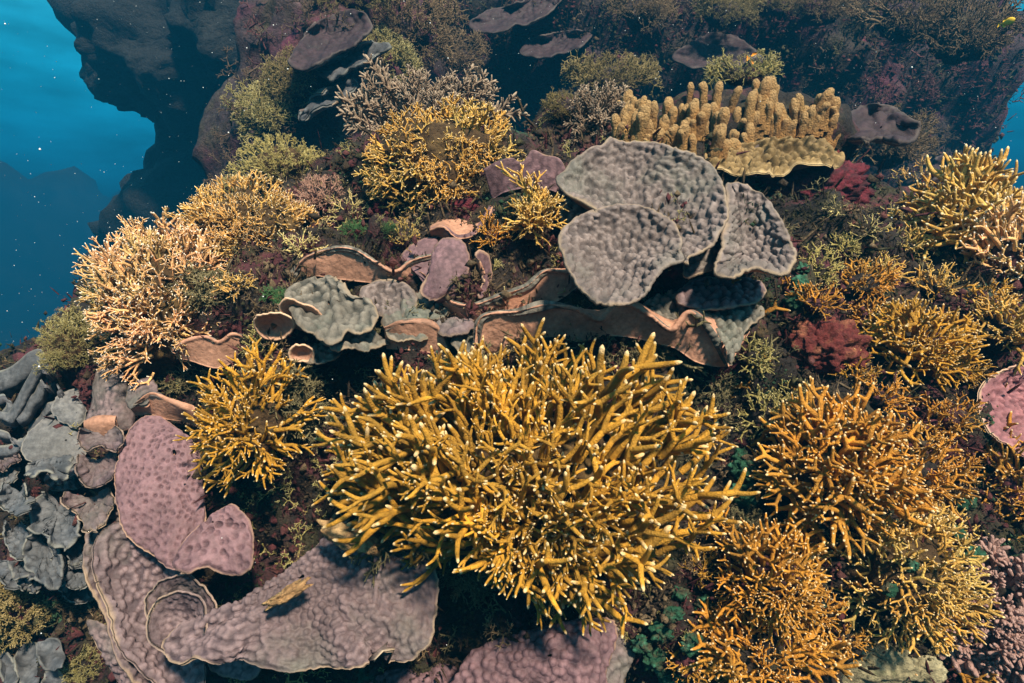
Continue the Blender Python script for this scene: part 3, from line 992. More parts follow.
for cx, cy, rx, ry, mt in [(352, 346, 34, 15, 'teal'), (318, 350, 24, 14, 'teal'), (424, 306, 26, 15, 'teal'), (450, 326, 26, 14, 'mauve_grey'), (405, 326, 26, 14, 'teal'), (470, 345, 18, 12, 'teal'), (310, 290, 22, 12, 'grey')]:
    rq = random.Random(cx)
    pts = [(cx + rx * (1 + rq.uniform(-0.2, 0.2)) * math.cos(a * math.pi / 6), cy + ry * (1 + rq.uniform(-0.2, 0.2)) * math.sin(a * math.pi / 6)) for a in range(12)]
    fan(o, p, (cx, cy), pts, mt, 'under', tilt=(0, -0.4), cup=0.0, cell=0.022, bump=0.0140, wav=0.05, margin=0.01)
# --- long brown lip
o, p = plate_coral('long brown curled plate lip above the bumpy teal plate', 350, 265, G3)
loft(o, p, [[(292, 279, 0.03), (315, 276, -0.01), (345, 280, 0.0), (372, 283, 0.0), (395, 284, 0.0), (415, 281, 0.0), (438, 268, 0.05)],
            [(292, 276, -0.02), (308, 260, -0.07), (336, 252, -0.09), (355, 254, -0.08), (375, 265, -0.08), (395, 274, -0.07), (412, 264, -0.07), (436, 257, -0.02)],
            [(292, 276, -0.02), (305, 257, -0.06), (335, 248, -0.09), (355, 250, -0.09), (375, 261, -0.08), (395, 271, -0.07), (412, 260, -0.07), (436, 253, -0.01)],
            [(300, 262, 0.12), (316, 252, 0.12), (336, 250, 0.12), (356, 252, 0.12), (376, 261, 0.12), (396, 270, 0.12), (412, 261, 0.12), (436, 254, 0.12)]], 'under', 'teal', 1.76, bump=0.0015, rimw=0.013, wav=0.01)
# --- folded shells
o, p = plate_coral('folded mauve plate shells with cream wavy rim beside the small golden staghorn', 445, 250, G3)
fan(o, p, (424, 282), [(402, 262), (408, 248), (420, 238), (436, 234), (440, 244), (438, 262), (434, 288)], 'mauve', 'under', d=1.80, tilt=(0.02, -0.15), cup=0.03, cell=0.013, bump=0.0020, rimw=0.012)
fan(o, p, (440, 288), [(420, 290), (432, 270), (436, 250), (446, 240), (460, 242), (469, 256), (469, 272), (460, 286), (450, 294), (432, 300)], 'mauve', 'under', d=1.74, tilt=(0.02, -0.15), cup=0.02, cell=0.013, bump=0.0020, rimw=0.012)
loft(o, p, [[(432, 238, 0.05), (445, 240, 0.02), (458, 246, 0.02), (474, 248, 0.02), (490, 228, 0.05)],
            [(430, 232, -0.05), (443, 229, -0.07), (457, 239, -0.06), (475, 236, -0.06), (488, 220, -0.03), (494, 208, 0)],
            [(430, 229, -0.05), (443, 226, -0.07), (457, 236, -0.06), (474, 233, -0.06), (487, 216, -0.03), (492, 205, 0)],
            [(432, 222, 0.10), (444, 214, 0.12), (458, 213, 0.12), (472, 212, 0.12), (484, 206, 0.12), (490, 200, 0.12)]], 'under', 'mauve', 1.84, bump=0.0010, rimw=0.012)
fan(o, p, (486, 280), [(476, 254), (484, 251), (491, 260), (493, 272), (489, 286), (483, 298), (479, 296), (484, 276)], 'mauve', 'under', d=1.80, tilt=(0.3, 0), bump=0.0010, cell=0.012, rimw=0.01)
# --- lip two
o, p = plate_coral('brown plate lip rising to a point above the large central staghorn', 520, 300, G3)
loft(o, p, [[(448, 316, 0.03), (470, 322, 0.0), (500, 320, -0.02), (530, 312, -0.02), (556, 302, -0.02), (574, 288, 0.0), (588, 276, 0.03)],
            [(439, 295, -0.05), (455, 306, -0.08), (475, 307, -0.08), (502, 298, -0.09), (528, 289, -0.09), (546, 275, -0.08), (568, 275, -0.07), (585, 268, -0.03)],
            [(438, 290, -0.05), (455, 302, -0.08), (475, 304, -0.08), (502, 295, -0.09), (528, 285, -0.09), (545, 271, -0.08), (568, 271, -0.07), (587, 263, -0.03)],
            [(440, 290, 0.06), (455, 300, 0.08), (476, 302, 0.08), (502, 294, 0.08), (528, 285, 0.10), (546, 272, 0.12), (568, 270, 0.12), (586, 264, 0.1)]], 'under', 'teal', 1.62, bump=0.0015, rimw=0.012, wav=0.012)
fan(o, p, (440, 296), [(436, 302), (435, 288), (440, 281), (450, 280), (458, 284), (459, 294), (452, 304)], 'mauve', 'under', d=1.62, bump=0.0020, cell=0.013, cup=0.03)
# --- lip three, the widest
o, p = plate_coral('widest wavy brown plate lip, directly behind the large central staghorn', 600, 325, G3)
loft(o, p, [[(486, 356, 0.05), (505, 352, 0.0), (530, 346, 0.0), (560, 342, 0.0), (590, 340, 0.0), (606, 334, 0.0), (640, 338, 0.0), (672, 346, 0.0), (694, 360, 0.0), (712, 366, 0.0), (727, 368, 0.03)],
            [(478, 345, -0.06), (485, 322, -0.10), (518, 316, -0.12), (549, 309, -0.12), (577, 313, -0.11), (600, 322, -0.10), (618, 308, -0.11), (632, 308, -0.12), (652, 320, -0.11), (672, 331, -0.11), (688, 317, -0.11), (702, 324, -0.11), (717, 344, -0.10), (728, 366, -0.06)],
            [(475, 346, -0.05), (481, 319, -0.10), (496, 312, -0.11), (518, 311, -0.12), (549, 305, -0.12), (577, 309, -0.11), (600, 318, -0.10), (617, 303, -0.11), (632, 304, -0.12), (652, 316, -0.11), (672, 328, -0.11), (688, 312, -0.11), (702, 319, -0.11), (718, 340, -0.10), (731, 364, -0.06)],
            [(490, 318, 0.1), (510, 311, 0.1), (530, 308, 0.1), (550, 305, 0.1), (577, 308, 0.12), (600, 316, 0.12), (618, 303, 0.12), (636, 303, 0.12), (654, 312, 0.12), (672, 322, 0.12), (690, 312, 0.12), (712, 310, 0.14), (738, 318, 0.12), (749, 330, 0.05)]], 'under', 'teal', 1.50, bump=0.0015, rimw=0.013, wav=0.012)
fan(o, p, (700, 318), [(640, 312), (652, 296), (690, 290), (730, 292), (752, 300), (764, 312), (758, 322), (746, 332), (738, 350), (731, 364), (722, 345), (706, 322), (688, 314), (672, 326)], 'teal', 'under', d=1.56, tilt=(0, -0.35), cup=0.0, cell=0.018, bump=0.0179, closed=True, wav=0.02)
o, p = plate_coral('small brown rim of plate peeping behind the central staghorn tips', 415, 335, G3)
loft(o, p, [[(386, 350, 0.02), (410, 350, 0.0), (440, 354, 0.02), (448, 358, 0.04)], [(384, 330, -0.06), (402, 324, -0.07), (425, 324, -0.07), (437, 332, -0.05), (447, 350, -0.02)],
            [(384, 327, -0.05), (402, 322, -0.06), (426, 322, -0.06), (440, 330, -0.04), (449, 350, -0.01)], [(386, 326, 0.08), (402, 320, 0.09), (426, 319, 0.09), (440, 326, 0.09), (452, 346, 0.06)]], 'under', 'teal', 1.50, bump=0.0010)

# --- the great grey plates
G4 = 'large grey plate corals on the crest'
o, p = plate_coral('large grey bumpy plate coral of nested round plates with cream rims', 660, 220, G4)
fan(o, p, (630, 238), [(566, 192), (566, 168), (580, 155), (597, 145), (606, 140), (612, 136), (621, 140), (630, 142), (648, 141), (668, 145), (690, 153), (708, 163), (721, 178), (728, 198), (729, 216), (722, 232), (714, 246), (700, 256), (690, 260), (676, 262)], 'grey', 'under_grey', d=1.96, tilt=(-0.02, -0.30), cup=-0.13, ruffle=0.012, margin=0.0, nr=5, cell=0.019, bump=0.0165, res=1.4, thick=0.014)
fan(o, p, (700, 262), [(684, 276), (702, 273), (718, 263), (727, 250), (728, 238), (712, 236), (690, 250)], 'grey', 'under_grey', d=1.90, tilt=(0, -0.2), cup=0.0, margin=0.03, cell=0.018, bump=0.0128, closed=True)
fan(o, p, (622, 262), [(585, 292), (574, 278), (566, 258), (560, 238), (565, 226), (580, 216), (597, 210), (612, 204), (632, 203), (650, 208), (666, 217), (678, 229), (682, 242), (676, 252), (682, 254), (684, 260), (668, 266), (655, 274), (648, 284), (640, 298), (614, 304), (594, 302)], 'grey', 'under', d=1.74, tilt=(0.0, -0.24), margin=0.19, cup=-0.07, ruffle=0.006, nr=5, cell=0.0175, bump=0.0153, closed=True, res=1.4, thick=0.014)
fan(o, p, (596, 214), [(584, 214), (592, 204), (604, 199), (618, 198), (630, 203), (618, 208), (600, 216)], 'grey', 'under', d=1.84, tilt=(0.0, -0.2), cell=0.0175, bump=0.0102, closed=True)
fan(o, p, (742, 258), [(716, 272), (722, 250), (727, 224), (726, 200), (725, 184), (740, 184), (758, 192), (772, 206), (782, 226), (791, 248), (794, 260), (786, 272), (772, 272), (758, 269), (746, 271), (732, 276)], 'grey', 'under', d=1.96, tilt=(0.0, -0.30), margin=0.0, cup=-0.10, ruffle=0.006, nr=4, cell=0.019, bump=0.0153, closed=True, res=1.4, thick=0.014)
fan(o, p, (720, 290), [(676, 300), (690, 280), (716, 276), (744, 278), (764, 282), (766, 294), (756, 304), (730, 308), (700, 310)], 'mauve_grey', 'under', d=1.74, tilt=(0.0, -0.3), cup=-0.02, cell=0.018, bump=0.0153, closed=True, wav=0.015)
o, p = plate_coral('teal-grey cup plate with pink curled rim cradling the small golden staghorn', 540, 165, G4)
loft(o, p, [[(492, 200, 0.05), (506, 192, 0.0), (530, 188, 0.0), (556, 192, 0.0), (570, 205, 0.03)],
            [(484, 171, -0.08), (496, 164, -0.09), (512, 160, -0.08), (522, 164, -0.08), (532, 153, -0.08), (545, 157, -0.07), (560, 161, -0.05), (568, 175, -0.02)],
            [(484, 168, -0.07), (496, 161, -0.08), (512, 157, -0.08), (522, 161, -0.07), (532, 150, -0.07), (546, 154, -0.06), (561, 158, -0.04), (570, 173, -0.01)]], 'mauve', 'under', 2.02, bump=0.0020, cell=0.015, rimw=0.013)
fan(o, p, (560, 205), [(566, 236), (560, 214), (564, 186), (572, 164), (580, 172), (584, 196), (582, 220)], 'teal', 'under', d=1.92, tilt=(0, -0.15), bump=0.0102, cell=0.018)

# --- others on the flanks and the wall behind
o, p = plate_coral('pink pitted plate coral with cream lip at the amber staghorns', 1010, 410, G4, d=1.48)
fan(o, p, (1040, 400), [(1044, 350), (1020, 366), (1004, 373), (990, 379), (982, 391), (980, 404), (985, 420), (996, 433), (1010, 444), (1028, 456), (1050, 462)], 'pink', 'under', d=1.72, tilt=(0.0, -0.10), margin=0.07, cup=-0.05, ruffle=0.004, nr=4, cell=0.0125, bump=0.0102, rimw=0.0132)
GW = 'dull plate corals on the shaded reef wall'
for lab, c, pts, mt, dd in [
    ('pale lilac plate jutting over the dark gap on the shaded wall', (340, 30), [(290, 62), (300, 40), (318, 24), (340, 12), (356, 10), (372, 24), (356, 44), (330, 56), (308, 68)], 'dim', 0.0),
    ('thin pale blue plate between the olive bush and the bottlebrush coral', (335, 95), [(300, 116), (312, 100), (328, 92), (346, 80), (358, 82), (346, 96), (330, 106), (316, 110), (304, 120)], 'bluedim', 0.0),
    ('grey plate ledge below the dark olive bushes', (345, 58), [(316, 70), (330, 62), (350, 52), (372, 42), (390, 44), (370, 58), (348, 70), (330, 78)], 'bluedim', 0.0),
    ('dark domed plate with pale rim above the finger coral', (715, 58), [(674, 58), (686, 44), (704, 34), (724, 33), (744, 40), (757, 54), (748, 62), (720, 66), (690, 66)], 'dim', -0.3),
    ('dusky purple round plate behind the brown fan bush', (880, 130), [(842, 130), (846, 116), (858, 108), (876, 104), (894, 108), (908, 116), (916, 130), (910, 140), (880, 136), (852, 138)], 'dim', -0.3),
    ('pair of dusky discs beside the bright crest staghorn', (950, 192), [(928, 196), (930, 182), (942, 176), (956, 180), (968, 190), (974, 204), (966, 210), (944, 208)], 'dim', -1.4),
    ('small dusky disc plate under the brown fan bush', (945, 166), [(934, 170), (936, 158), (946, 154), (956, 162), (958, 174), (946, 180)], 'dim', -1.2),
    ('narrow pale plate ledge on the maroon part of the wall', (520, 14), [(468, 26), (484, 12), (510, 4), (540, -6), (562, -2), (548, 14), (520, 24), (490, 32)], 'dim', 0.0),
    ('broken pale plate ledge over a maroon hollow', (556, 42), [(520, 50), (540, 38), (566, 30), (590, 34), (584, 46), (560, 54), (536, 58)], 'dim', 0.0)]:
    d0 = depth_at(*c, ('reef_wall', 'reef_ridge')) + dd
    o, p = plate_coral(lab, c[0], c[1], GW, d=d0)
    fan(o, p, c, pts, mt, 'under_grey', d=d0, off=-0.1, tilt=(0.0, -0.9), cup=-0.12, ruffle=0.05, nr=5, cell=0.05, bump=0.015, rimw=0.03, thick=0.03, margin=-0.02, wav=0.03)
# ---------------------------------------------------------------- branching corals
M['yellow'] = coral_mat('yellow_staghorn', (0.46, 0.225, 0.020), (0.86, 0.66, 0.38), tip_at=(0.2, 1.5), alt=(0.34, 0.18, 0.022))
M['amber'] = coral_mat('amber_staghorn', (0.45, 0.185, 0.018), (0.84, 0.60, 0.32), tip_at=(0.4, 1.1), alt=(0.40, 0.19, 0.025))
M['gold'] = coral_mat('golden_staghorn', (0.52, 0.27, 0.05), (0.86, 0.64, 0.34), tip_at=(0.2, 1.0), alt=(0.52, 0.35, 0.09))
M['peach'] = coral_mat('lit_pale_tip_staghorn', (0.72, 0.37, 0.17), (0.98, 0.84, 0.68), tip_at=(0.1, 0.9), alt=(0.58, 0.38, 0.14))  # pale tips, brightened further to carry strobe highlights in the colour
M['peachgold'] = coral_mat('peach_gold_staghorn', (0.60, 0.32, 0.10), (0.94, 0.76, 0.50), tip_at=(0.1, 0.9), alt=(0.54, 0.32, 0.08))
M['cream'] = coral_mat('cream_staghorn', (0.50, 0.40, 0.16), (0.85, 0.75, 0.48), tip_at=(0.1, 1.0))
M['olive'] = coral_mat('olive_coral', (0.24, 0.20, 0.065), (0.52, 0.46, 0.22), tip_at=(0.1, 1.0))
M['oliveyellow'] = coral_mat('olive_yellow_coral', (0.36, 0.29, 0.09), (0.66, 0.56, 0.24), tip_at=(0.1, 1.0))
M['rose'] = coral_mat('rose_brown_coral', (0.34, 0.19, 0.14), (0.52, 0.36, 0.28), tip_at=(0.2, 1.0))
M['taupe'] = coral_mat('taupe_coral', (0.19, 0.13, 0.085), (0.38, 0.29, 0.21), tip_at=(0.2, 1.0))
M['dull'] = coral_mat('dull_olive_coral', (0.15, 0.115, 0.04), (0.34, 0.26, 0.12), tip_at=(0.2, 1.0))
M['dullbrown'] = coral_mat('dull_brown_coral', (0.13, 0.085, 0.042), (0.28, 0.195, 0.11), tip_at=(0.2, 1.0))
M['dead'] = coral_mat('algae_covered_branch', (0.15, 0.125, 0.06), (0.22, 0.20, 0.10), scale=70, bump=0.008)
M['finger'] = coral_mat('finger_coral', (0.31, 0.155, 0.045), (0.52, 0.33, 0.145), tip_at=(0.2, 1.2), scale=60, bump=0.02, alt=(0.34, 0.20, 0.07))
M['fingerplate'] = plate_mat('finger_coral_base', (0.19, 0.125, 0.05), (0.09, 0.06, 0.025), (0.46, 0.34, 0.18))
M['soft'] = coral_mat('soft_coral', (0.24, 0.125, 0.10), (0.36, 0.22, 0.19), tip_at=(0.1, 1.0))
M['algae'] = coral_mat('green_algae', (0.03, 0.085, 0.025), (0.09, 0.17, 0.06), scale=60)
M['sponge'] = rock_mat('red_sponge', [(0.095, 0.016, 0.014), ((0.17, 0.060, 0.032), 0.5, 0.62, 14.0), ((0.10, 0.02, 0.02), 0.58, 0.66, 20.0)], 1.4)
M['crimson'] = rock_mat('crimson_crust', [(0.095, 0.010, 0.018), ((0.035, 0.008, 0.012), 0.48, 0.6, 12.0)], 1.4)
M['green_crust'] = rock_mat('green_sea_squirt', [(0.010, 0.055, 0.028), ((0.035, 0.13, 0.08), 0.52, 0.64, 22.0), ((0.05, 0.045, 0.025), 0.5, 0.6, 15.0)], 1.6)
M['shadebase'] = rock_mat('algae_shade_base', [(0.05, 0.028, 0.010), ((0.09, 0.055, 0.018), 0.5, 0.62, 14.0), ((0.03, 0.03, 0.012), 0.6, 0.7, 10.0)])  # algae-brown base, coloured dark to deepen the shade inside colonies
M['stone'] = rock_mat('pale_stone', [(0.22, 0.19, 0.11), ((0.30, 0.27, 0.17), 0.45, 0.6, 9.0), ((0.10, 0.11, 0.05), 0.58, 0.68, 12.0)])

GS = 'staghorn coral colonies'
GB = 'fine bushy corals'
# the great staghorn in the middle
colony('staghorn_coral', 'stag', 528, 486, 238, 164, 430, 'yellow', 'largest yellow staghorn coral with white tips, in the middle of the reef', group=GS, shell=0.56, thick=1.06, thr=-0.35, forward=0.30, base='shadebase', lens=(0.85, 1.2), rzf=0.9, lift=0.85, base_r=0.46, lobes=0.16, gaps=0.0, fill=0.3,
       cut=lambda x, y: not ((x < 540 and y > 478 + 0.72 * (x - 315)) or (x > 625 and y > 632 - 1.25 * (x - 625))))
colony('staghorn_coral', 'stag', 256, 424, 74, 86, 90, 'yellow', 'yellow staghorn coral above the pitted mauve plate lobes', group=GS, shell=0.34, thick=1.05, thr=-0.3, base='shadebase', forward=0.5)
colony('staghorn_coral', 'stag_slim', 172, 314, 94, 106, 262, 'peach', 'peach staghorn coral with whitish tips above the cream cup lip', group=GS, shell=0.55, thr=-0.25, base='shadebase', forward=0.5, lobes=0.16, gaps=0.0)
colony('staghorn_coral', 'stag_slim', 250, 236, 84, 66, 200, 'peachgold', 'golden staghorn coral on the flank behind the peach one', group=GS, shell=0.58, base='shadebase', forward=0.6, lobes=0.16, gaps=0.0, fill=0.45, thr=0.0)
colony('staghorn_coral', 'stag_slim', 112, 320, 26, 54, 60, 'oliveyellow', 'narrow olive-yellow staghorn coral against the dark water beside the peach one', group=GS, shell=0.5, base='shadebase', d=2.0)
colony('staghorn_coral', 'stag_slim', 446, 176, 94, 78, 240, 'gold', 'broad golden dome of staghorn coral on the crest below the grey-brown bottlebrush', group=GS, shell=0.66, base='shadebase', forward=0.5, thick=1.3, lobes=0.12, gaps=0.0, fill=0.4, thr=0.0)
colony('staghorn_coral', 'stag', 533, 222, 42, 54, 60, 'gold', 'small golden staghorn coral sitting in the pink-rimmed cup plate', group=GS, shell=0.30, base='shadebase', forward=0.6, thick=1.15)
colony('staghorn_coral', 'stag_slim', 350, 215, 30, 24, 36, 'cream', 'small cream staghorn coral beside the rose-brown bush', group=GS, shell=0.4)
colony('staghorn_coral', 'stag_slim', 405, 240, 22, 24, 30, 'gold', 'small golden sprig hanging below the broad golden dome', group=GS, shell=0.4)

# fine bushes round the crest
colony('bushy_coral', 'bush', 68, 350, 32, 44, 150, 'olive', 'olive bushy coral dome between the ruffled sheets and the peach staghorn', group=GB, mode='stuff', shell=0.55, d=2.05, base='shadebase')
colony('bushy_coral', 'bush', 282, 168, 56, 36, 170, 'oliveyellow', 'olive-yellow lobed bushy coral on the ridge above the golden staghorn', group=GB, mode='stuff', shell=0.62, d=2.55, base='shadebase', forward=0.3)
colony('bushy_coral', 'bush', 236, 188, 24, 18, 60, 'olive', 'small olive bushy coral low on the ridge by the dark water', group=GB, mode='stuff', shell=0.5, d=2.5)
colony('bushy_coral', 'fine', 322, 200, 38, 30, 80, 'rose', 'rose-brown bushy coral between the olive-yellow ridge coral and the golden dome', group=GB, mode='stuff', shell=0.45, d=2.3)
colony('bottlebrush_coral', 'bottle', 428, 130, 98, 62, 130, 'taupe', 'grey-brown bottlebrush coral rising behind the broad golden dome', group='bottlebrush corals', shell=0.42, d=2.75, thr=-0.1, lift=0.35, thick=1.25, base='reef_dark')
colony('bottlebrush_coral', 'bottle', 596, 128, 42, 46, 55, 'taupe', 'grey-brown bottlebrush coral beside the pale finger coral', group='bottlebrush corals', shell=0.3, d=2.5, lift=0.5, thick=1.2)
colony('bushy_coral', 'bush', 612, 84, 58, 34, 150, 'dull', 'dull olive bushy coral on the wall behind the crest bottlebrush', group=GB, mode='stuff', shell=0.5, d=3.9, base='reef_dark')
colony('bushy_coral', 'bush', 570, 110, 40, 22, 70, 'dull', 'low dull olive bush between the golden dome and the crest bottlebrush', group=GB, mode='stuff', shell=0.5, d=2.9, base='reef_dark')
colony('bushy_coral', 'bush', 742, 76, 52, 22, 80, 'olive', 'dusty olive bush peeping over the finger coral', group=GB, mode='stuff', shell=0.45, d=2.75)

# bushes on the shaded wall
WALL = ('reef_wall',)
GW2 = 'bushy corals on the shaded wall'
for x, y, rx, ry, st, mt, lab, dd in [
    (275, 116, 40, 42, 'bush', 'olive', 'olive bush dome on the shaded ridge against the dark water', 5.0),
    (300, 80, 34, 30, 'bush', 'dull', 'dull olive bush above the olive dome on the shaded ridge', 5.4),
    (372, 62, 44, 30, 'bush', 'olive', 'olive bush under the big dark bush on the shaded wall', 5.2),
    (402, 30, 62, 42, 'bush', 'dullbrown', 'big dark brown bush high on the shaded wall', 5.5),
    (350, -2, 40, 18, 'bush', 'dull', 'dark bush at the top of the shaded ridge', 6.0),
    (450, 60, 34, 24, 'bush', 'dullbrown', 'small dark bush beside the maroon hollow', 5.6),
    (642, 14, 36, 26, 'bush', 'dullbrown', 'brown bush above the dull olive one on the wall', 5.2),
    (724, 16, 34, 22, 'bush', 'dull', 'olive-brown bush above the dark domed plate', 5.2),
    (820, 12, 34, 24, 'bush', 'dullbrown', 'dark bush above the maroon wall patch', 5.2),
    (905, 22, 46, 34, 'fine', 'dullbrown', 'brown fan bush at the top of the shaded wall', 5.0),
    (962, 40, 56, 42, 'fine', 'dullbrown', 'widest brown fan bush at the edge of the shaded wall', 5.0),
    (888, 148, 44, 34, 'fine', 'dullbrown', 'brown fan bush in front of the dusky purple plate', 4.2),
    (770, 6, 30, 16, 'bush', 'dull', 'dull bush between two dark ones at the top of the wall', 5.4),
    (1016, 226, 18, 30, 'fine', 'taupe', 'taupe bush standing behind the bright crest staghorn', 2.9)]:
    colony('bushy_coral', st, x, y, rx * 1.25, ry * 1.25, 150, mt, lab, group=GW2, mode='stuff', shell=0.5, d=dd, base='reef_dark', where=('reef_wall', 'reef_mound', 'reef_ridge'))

# the lit shoulder
for x, y, rx, ry, n, st, mt, lab, kw in [
    (962, 232, 76, 70, 165, 'stag_short', 'gold', 'bright golden staghorn coral with cream tips on the sunny shoulder', {}),
    (1014, 262, 50, 66, 100, 'stag_short', 'peach', 'brightest peach staghorn coral on the shoulder beside the bright golden one', {}),
    (916, 184, 32, 28, 34, 'stag_short', 'gold', 'small golden staghorn sprig on the crest above the brown rock', {}),
    (835, 210, 20, 14, 12, 'stag', 'cream', 'pale cream staghorn sprig under the crimson hollow', {'base_r': 0}),
    (868, 232, 22, 18, 16, 'stag', 'cream', 'pale cream staghorn sprig on the brown rock, next to the bright golden coral', {'base_r': 0}),
    (890, 215, 16, 16, 9, 'stag', 'cream', 'tiny cream staghorn sprig on the brown rock', {'base_r': 0}),
    (818, 272, 26, 30, 34, 'stag_short', 'oliveyellow', 'olive-yellow staghorn coral beside the green crust', {}),
    (860, 285, 42, 24, 40, 'stag_short', 'amber', 'shaded amber staghorn coral under the cream sprigs', {}),
    (914, 352, 66, 54, 105, 'stag_short', 'yellow', 'yellow staghorn coral next to the red sponge', {}),
    (1004, 330, 42, 50, 66, 'stag_short', 'gold', 'golden staghorn coral above the pink pitted plate', {}),
    (985, 300, 26, 24, 26, 'stag_short', 'yellow', 'small yellow staghorn coral between the bright golden one and the pink plate', {}),
    (766, 420, 36, 40, 40, 'stag_short', 'olive', 'dim olive staghorn coral in the gap beside the largest one', {}),
    (836, 470, 86, 88, 150, 'stag_short', 'amber', 'broad amber staghorn coral below the red sponge', {}),
    (914, 478, 54, 48, 64, 'stag_short', 'amber', 'amber staghorn coral above the green-spotted dome', {}),
    (898, 570, 82, 74, 200, 'stag_short', 'gold', 'round golden staghorn dome spotted with green sea squirts', {'shell': 0.62}),
    (768, 585, 76, 64, 120, 'stag_short', 'amber', 'amber staghorn coral below the brown feathery tuft', {}),
    (756, 655, 92, 50, 110, 'stag_short', 'amber', 'lowest amber staghorn coral beside the pale stone', {}),
    (688, 662, 30, 30, 20, 'stag_short', 'amber', 'small amber staghorn coral among green sea squirts', {}),
    (1012, 495, 48, 76, 80, 'stag_short', 'amber', 'deep amber staghorn coral above the pink soft coral', {}),
    (955, 420, 30, 26, 22, 'stag_short', 'amber', 'small shaded amber staghorn coral beside the pink pitted plate', {})]:
    colony('staghorn_coral', st, x, y, rx, ry, n, mt, lab, group=GS, base='shadebase' if 'shell' in kw else 'reef', forward=0.4, **{**{'shell': 0.42}, **kw})
FILL = [(302, 248, 24, 18, 'cream', 'cream tuft just behind the long brown curled lip'), (240, 288, 28, 20, 'peachgold', 'peach-gold tuft between the two shoulder staghorns'), (262, 345, 26, 20, 'olive', 'olive tuft on the rock above the smaller yellow staghorn'),
    (492, 236, 22, 22, 'amber', 'amber tuft below the pink-rimmed cup plate'), (388, 200, 20, 18, 'gold', 'golden tuft at the foot of the broad golden dome'),
    (815, 305, 30, 24, 'amber', 'amber tuft just above the red sponge'), (752, 360, 26, 26, 'olive', 'olive tuft beside the widest wavy brown lip'), (855, 376, 30, 24, 'yellow', 'yellow tuft below the red sponge'),
    (932, 428, 34, 28, 'amber', 'amber tuft beneath the yellow staghorn next to the sponge'), (985, 452, 28, 26, 'amber', 'amber tuft under the pink pitted plate'), (945, 530, 32, 28, 'gold', 'golden tuft above the pink soft coral'),
    (720, 540, 30, 30, 'amber', 'amber tuft between the largest staghorn and the feathery tuft'), (800, 440, 30, 26, 'amber', 'amber tuft beside the dim olive staghorn'), (880, 275, 26, 22, 'gold', 'golden tuft beside the shaded amber staghorn'),
    (930, 215, 30, 24, 'gold', 'golden tuft between the crest sprig and the bright golden coral'),
    (845, 640, 28, 20, 'amber', 'amber tuft over the pale stone'), (706, 620, 26, 24, 'amber', 'amber tuft near the largest staghorn and dark green squirts'),
    (905, 250, 30, 26, 'gold', 'golden staghorn tuft below the small crest sprig'), (935, 290, 34, 26, 'gold', 'golden staghorn tuft under the bright golden coral'),
    (985, 232, 34, 26, 'peach', 'peach staghorn tuft on the crest behind the bright golden coral'), (868, 318, 26, 22, 'amber', 'amber tuft beside the red sponge'),
    (880, 400, 30, 24, 'amber', 'dark amber tuft between the yellow staghorn and the broad amber one'), (800, 540, 26, 24, 'amber', 'amber tuft between the broad amber staghorn and the feathery one'),
    (860, 530, 28, 24, 'amber', 'amber tuft above the golden dome'), (960, 375, 28, 22, 'yellow', 'yellow tuft above the shaded amber staghorn'),
    (735, 590, 26, 26, 'amber', 'amber tuft next to the largest staghorn, over green squirts'), (960, 470, 26, 22, 'amber', 'amber tuft between two amber staghorns by the deep amber one'),
    (820, 610, 30, 26, 'amber', 'amber tuft between the golden dome and the pale stone'), (790, 395, 22, 18, 'olive', 'olive tuft under the red sponge'),
    (845, 250, 20, 16, 'oliveyellow', 'olive-yellow tuft on the brown rock'), (700, 570, 20, 24, 'yellow', 'yellow tuft peeping under the largest staghorn')]
for x, y, rx, ry, mt, lab in FILL:
    colony('staghorn_coral', 'stag_short', x, y, rx * 1.1, ry * 1.1, 26, mt, lab, group=GS, shell=0.35, base_r=0.3, forward=0.3)
colony('bushy_coral', 'bottle', 748, 530, 36, 22, 50, 'dead', 'brown feathery tuft above an amber staghorn', group=GB, mode='stuff', shell=0.3)
colony('soft_coral', 'tuft', 980, 602, 62, 76, 110, 'soft', 'pinkish grey soft coral with leafy tufts beside the golden dome', group=None, shell=0.58, forward=0.4, thick=1.15, base='reef')
colony('bushy_coral', 'fine', 1000, 662, 34, 24, 50, 'olive', 'olive bush under the pink soft coral', group=GB, mode='stuff', shell=0.4)
colony('bushy_coral', 'bottle', 26, 612, 46, 44, 90, 'dull', 'dull green bristly bush below the scalloped blue-grey leaves', group=GB, mode='stuff', shell=0.4, thick=1.2)
colony('bushy_coral', 'bush', 86, 668, 26, 30, 60, 'olive', 'mustard bush beside the small dark teal leaves', group=GB, mode='stuff', shell=0.4)
# algae-grown skirts of the two yellow staghorns
for x, y, rx, ry, n, lab in [
    (420, 520, 84, 50, 80, 'dull olive algae-grown branches under the largest staghorn'),
    (470, 575, 44, 40, 50, 'dull olive algae-grown branches below the largest staghorn, over the dark gap'),
    (300, 410, 40, 58, 60, 'green-brown algae-grown branches between the two yellow staghorns'),
    (640, 356, 70, 24, 60, 'olive algae-grown twigs behind the largest staghorn, below the wavy lip'),
    (720, 400, 24, 40, 30, 'brown algae-grown twigs at the edge of the largest staghorn'),
    (215, 300, 36, 44, 46, 'mossy brown branches at the foot of the peach staghorn'),
    (180, 385, 40, 24, 36, 'mossy olive branches between the peach staghorn and the cream cup lip')]:
    colony('dead_coral', 'fine', x, y, rx, ry, n, 'dead', lab, group='algae-grown dead branches', mode='stuff', shell=0.3, base_r=0.35, thick=1.6, forward=0.2)

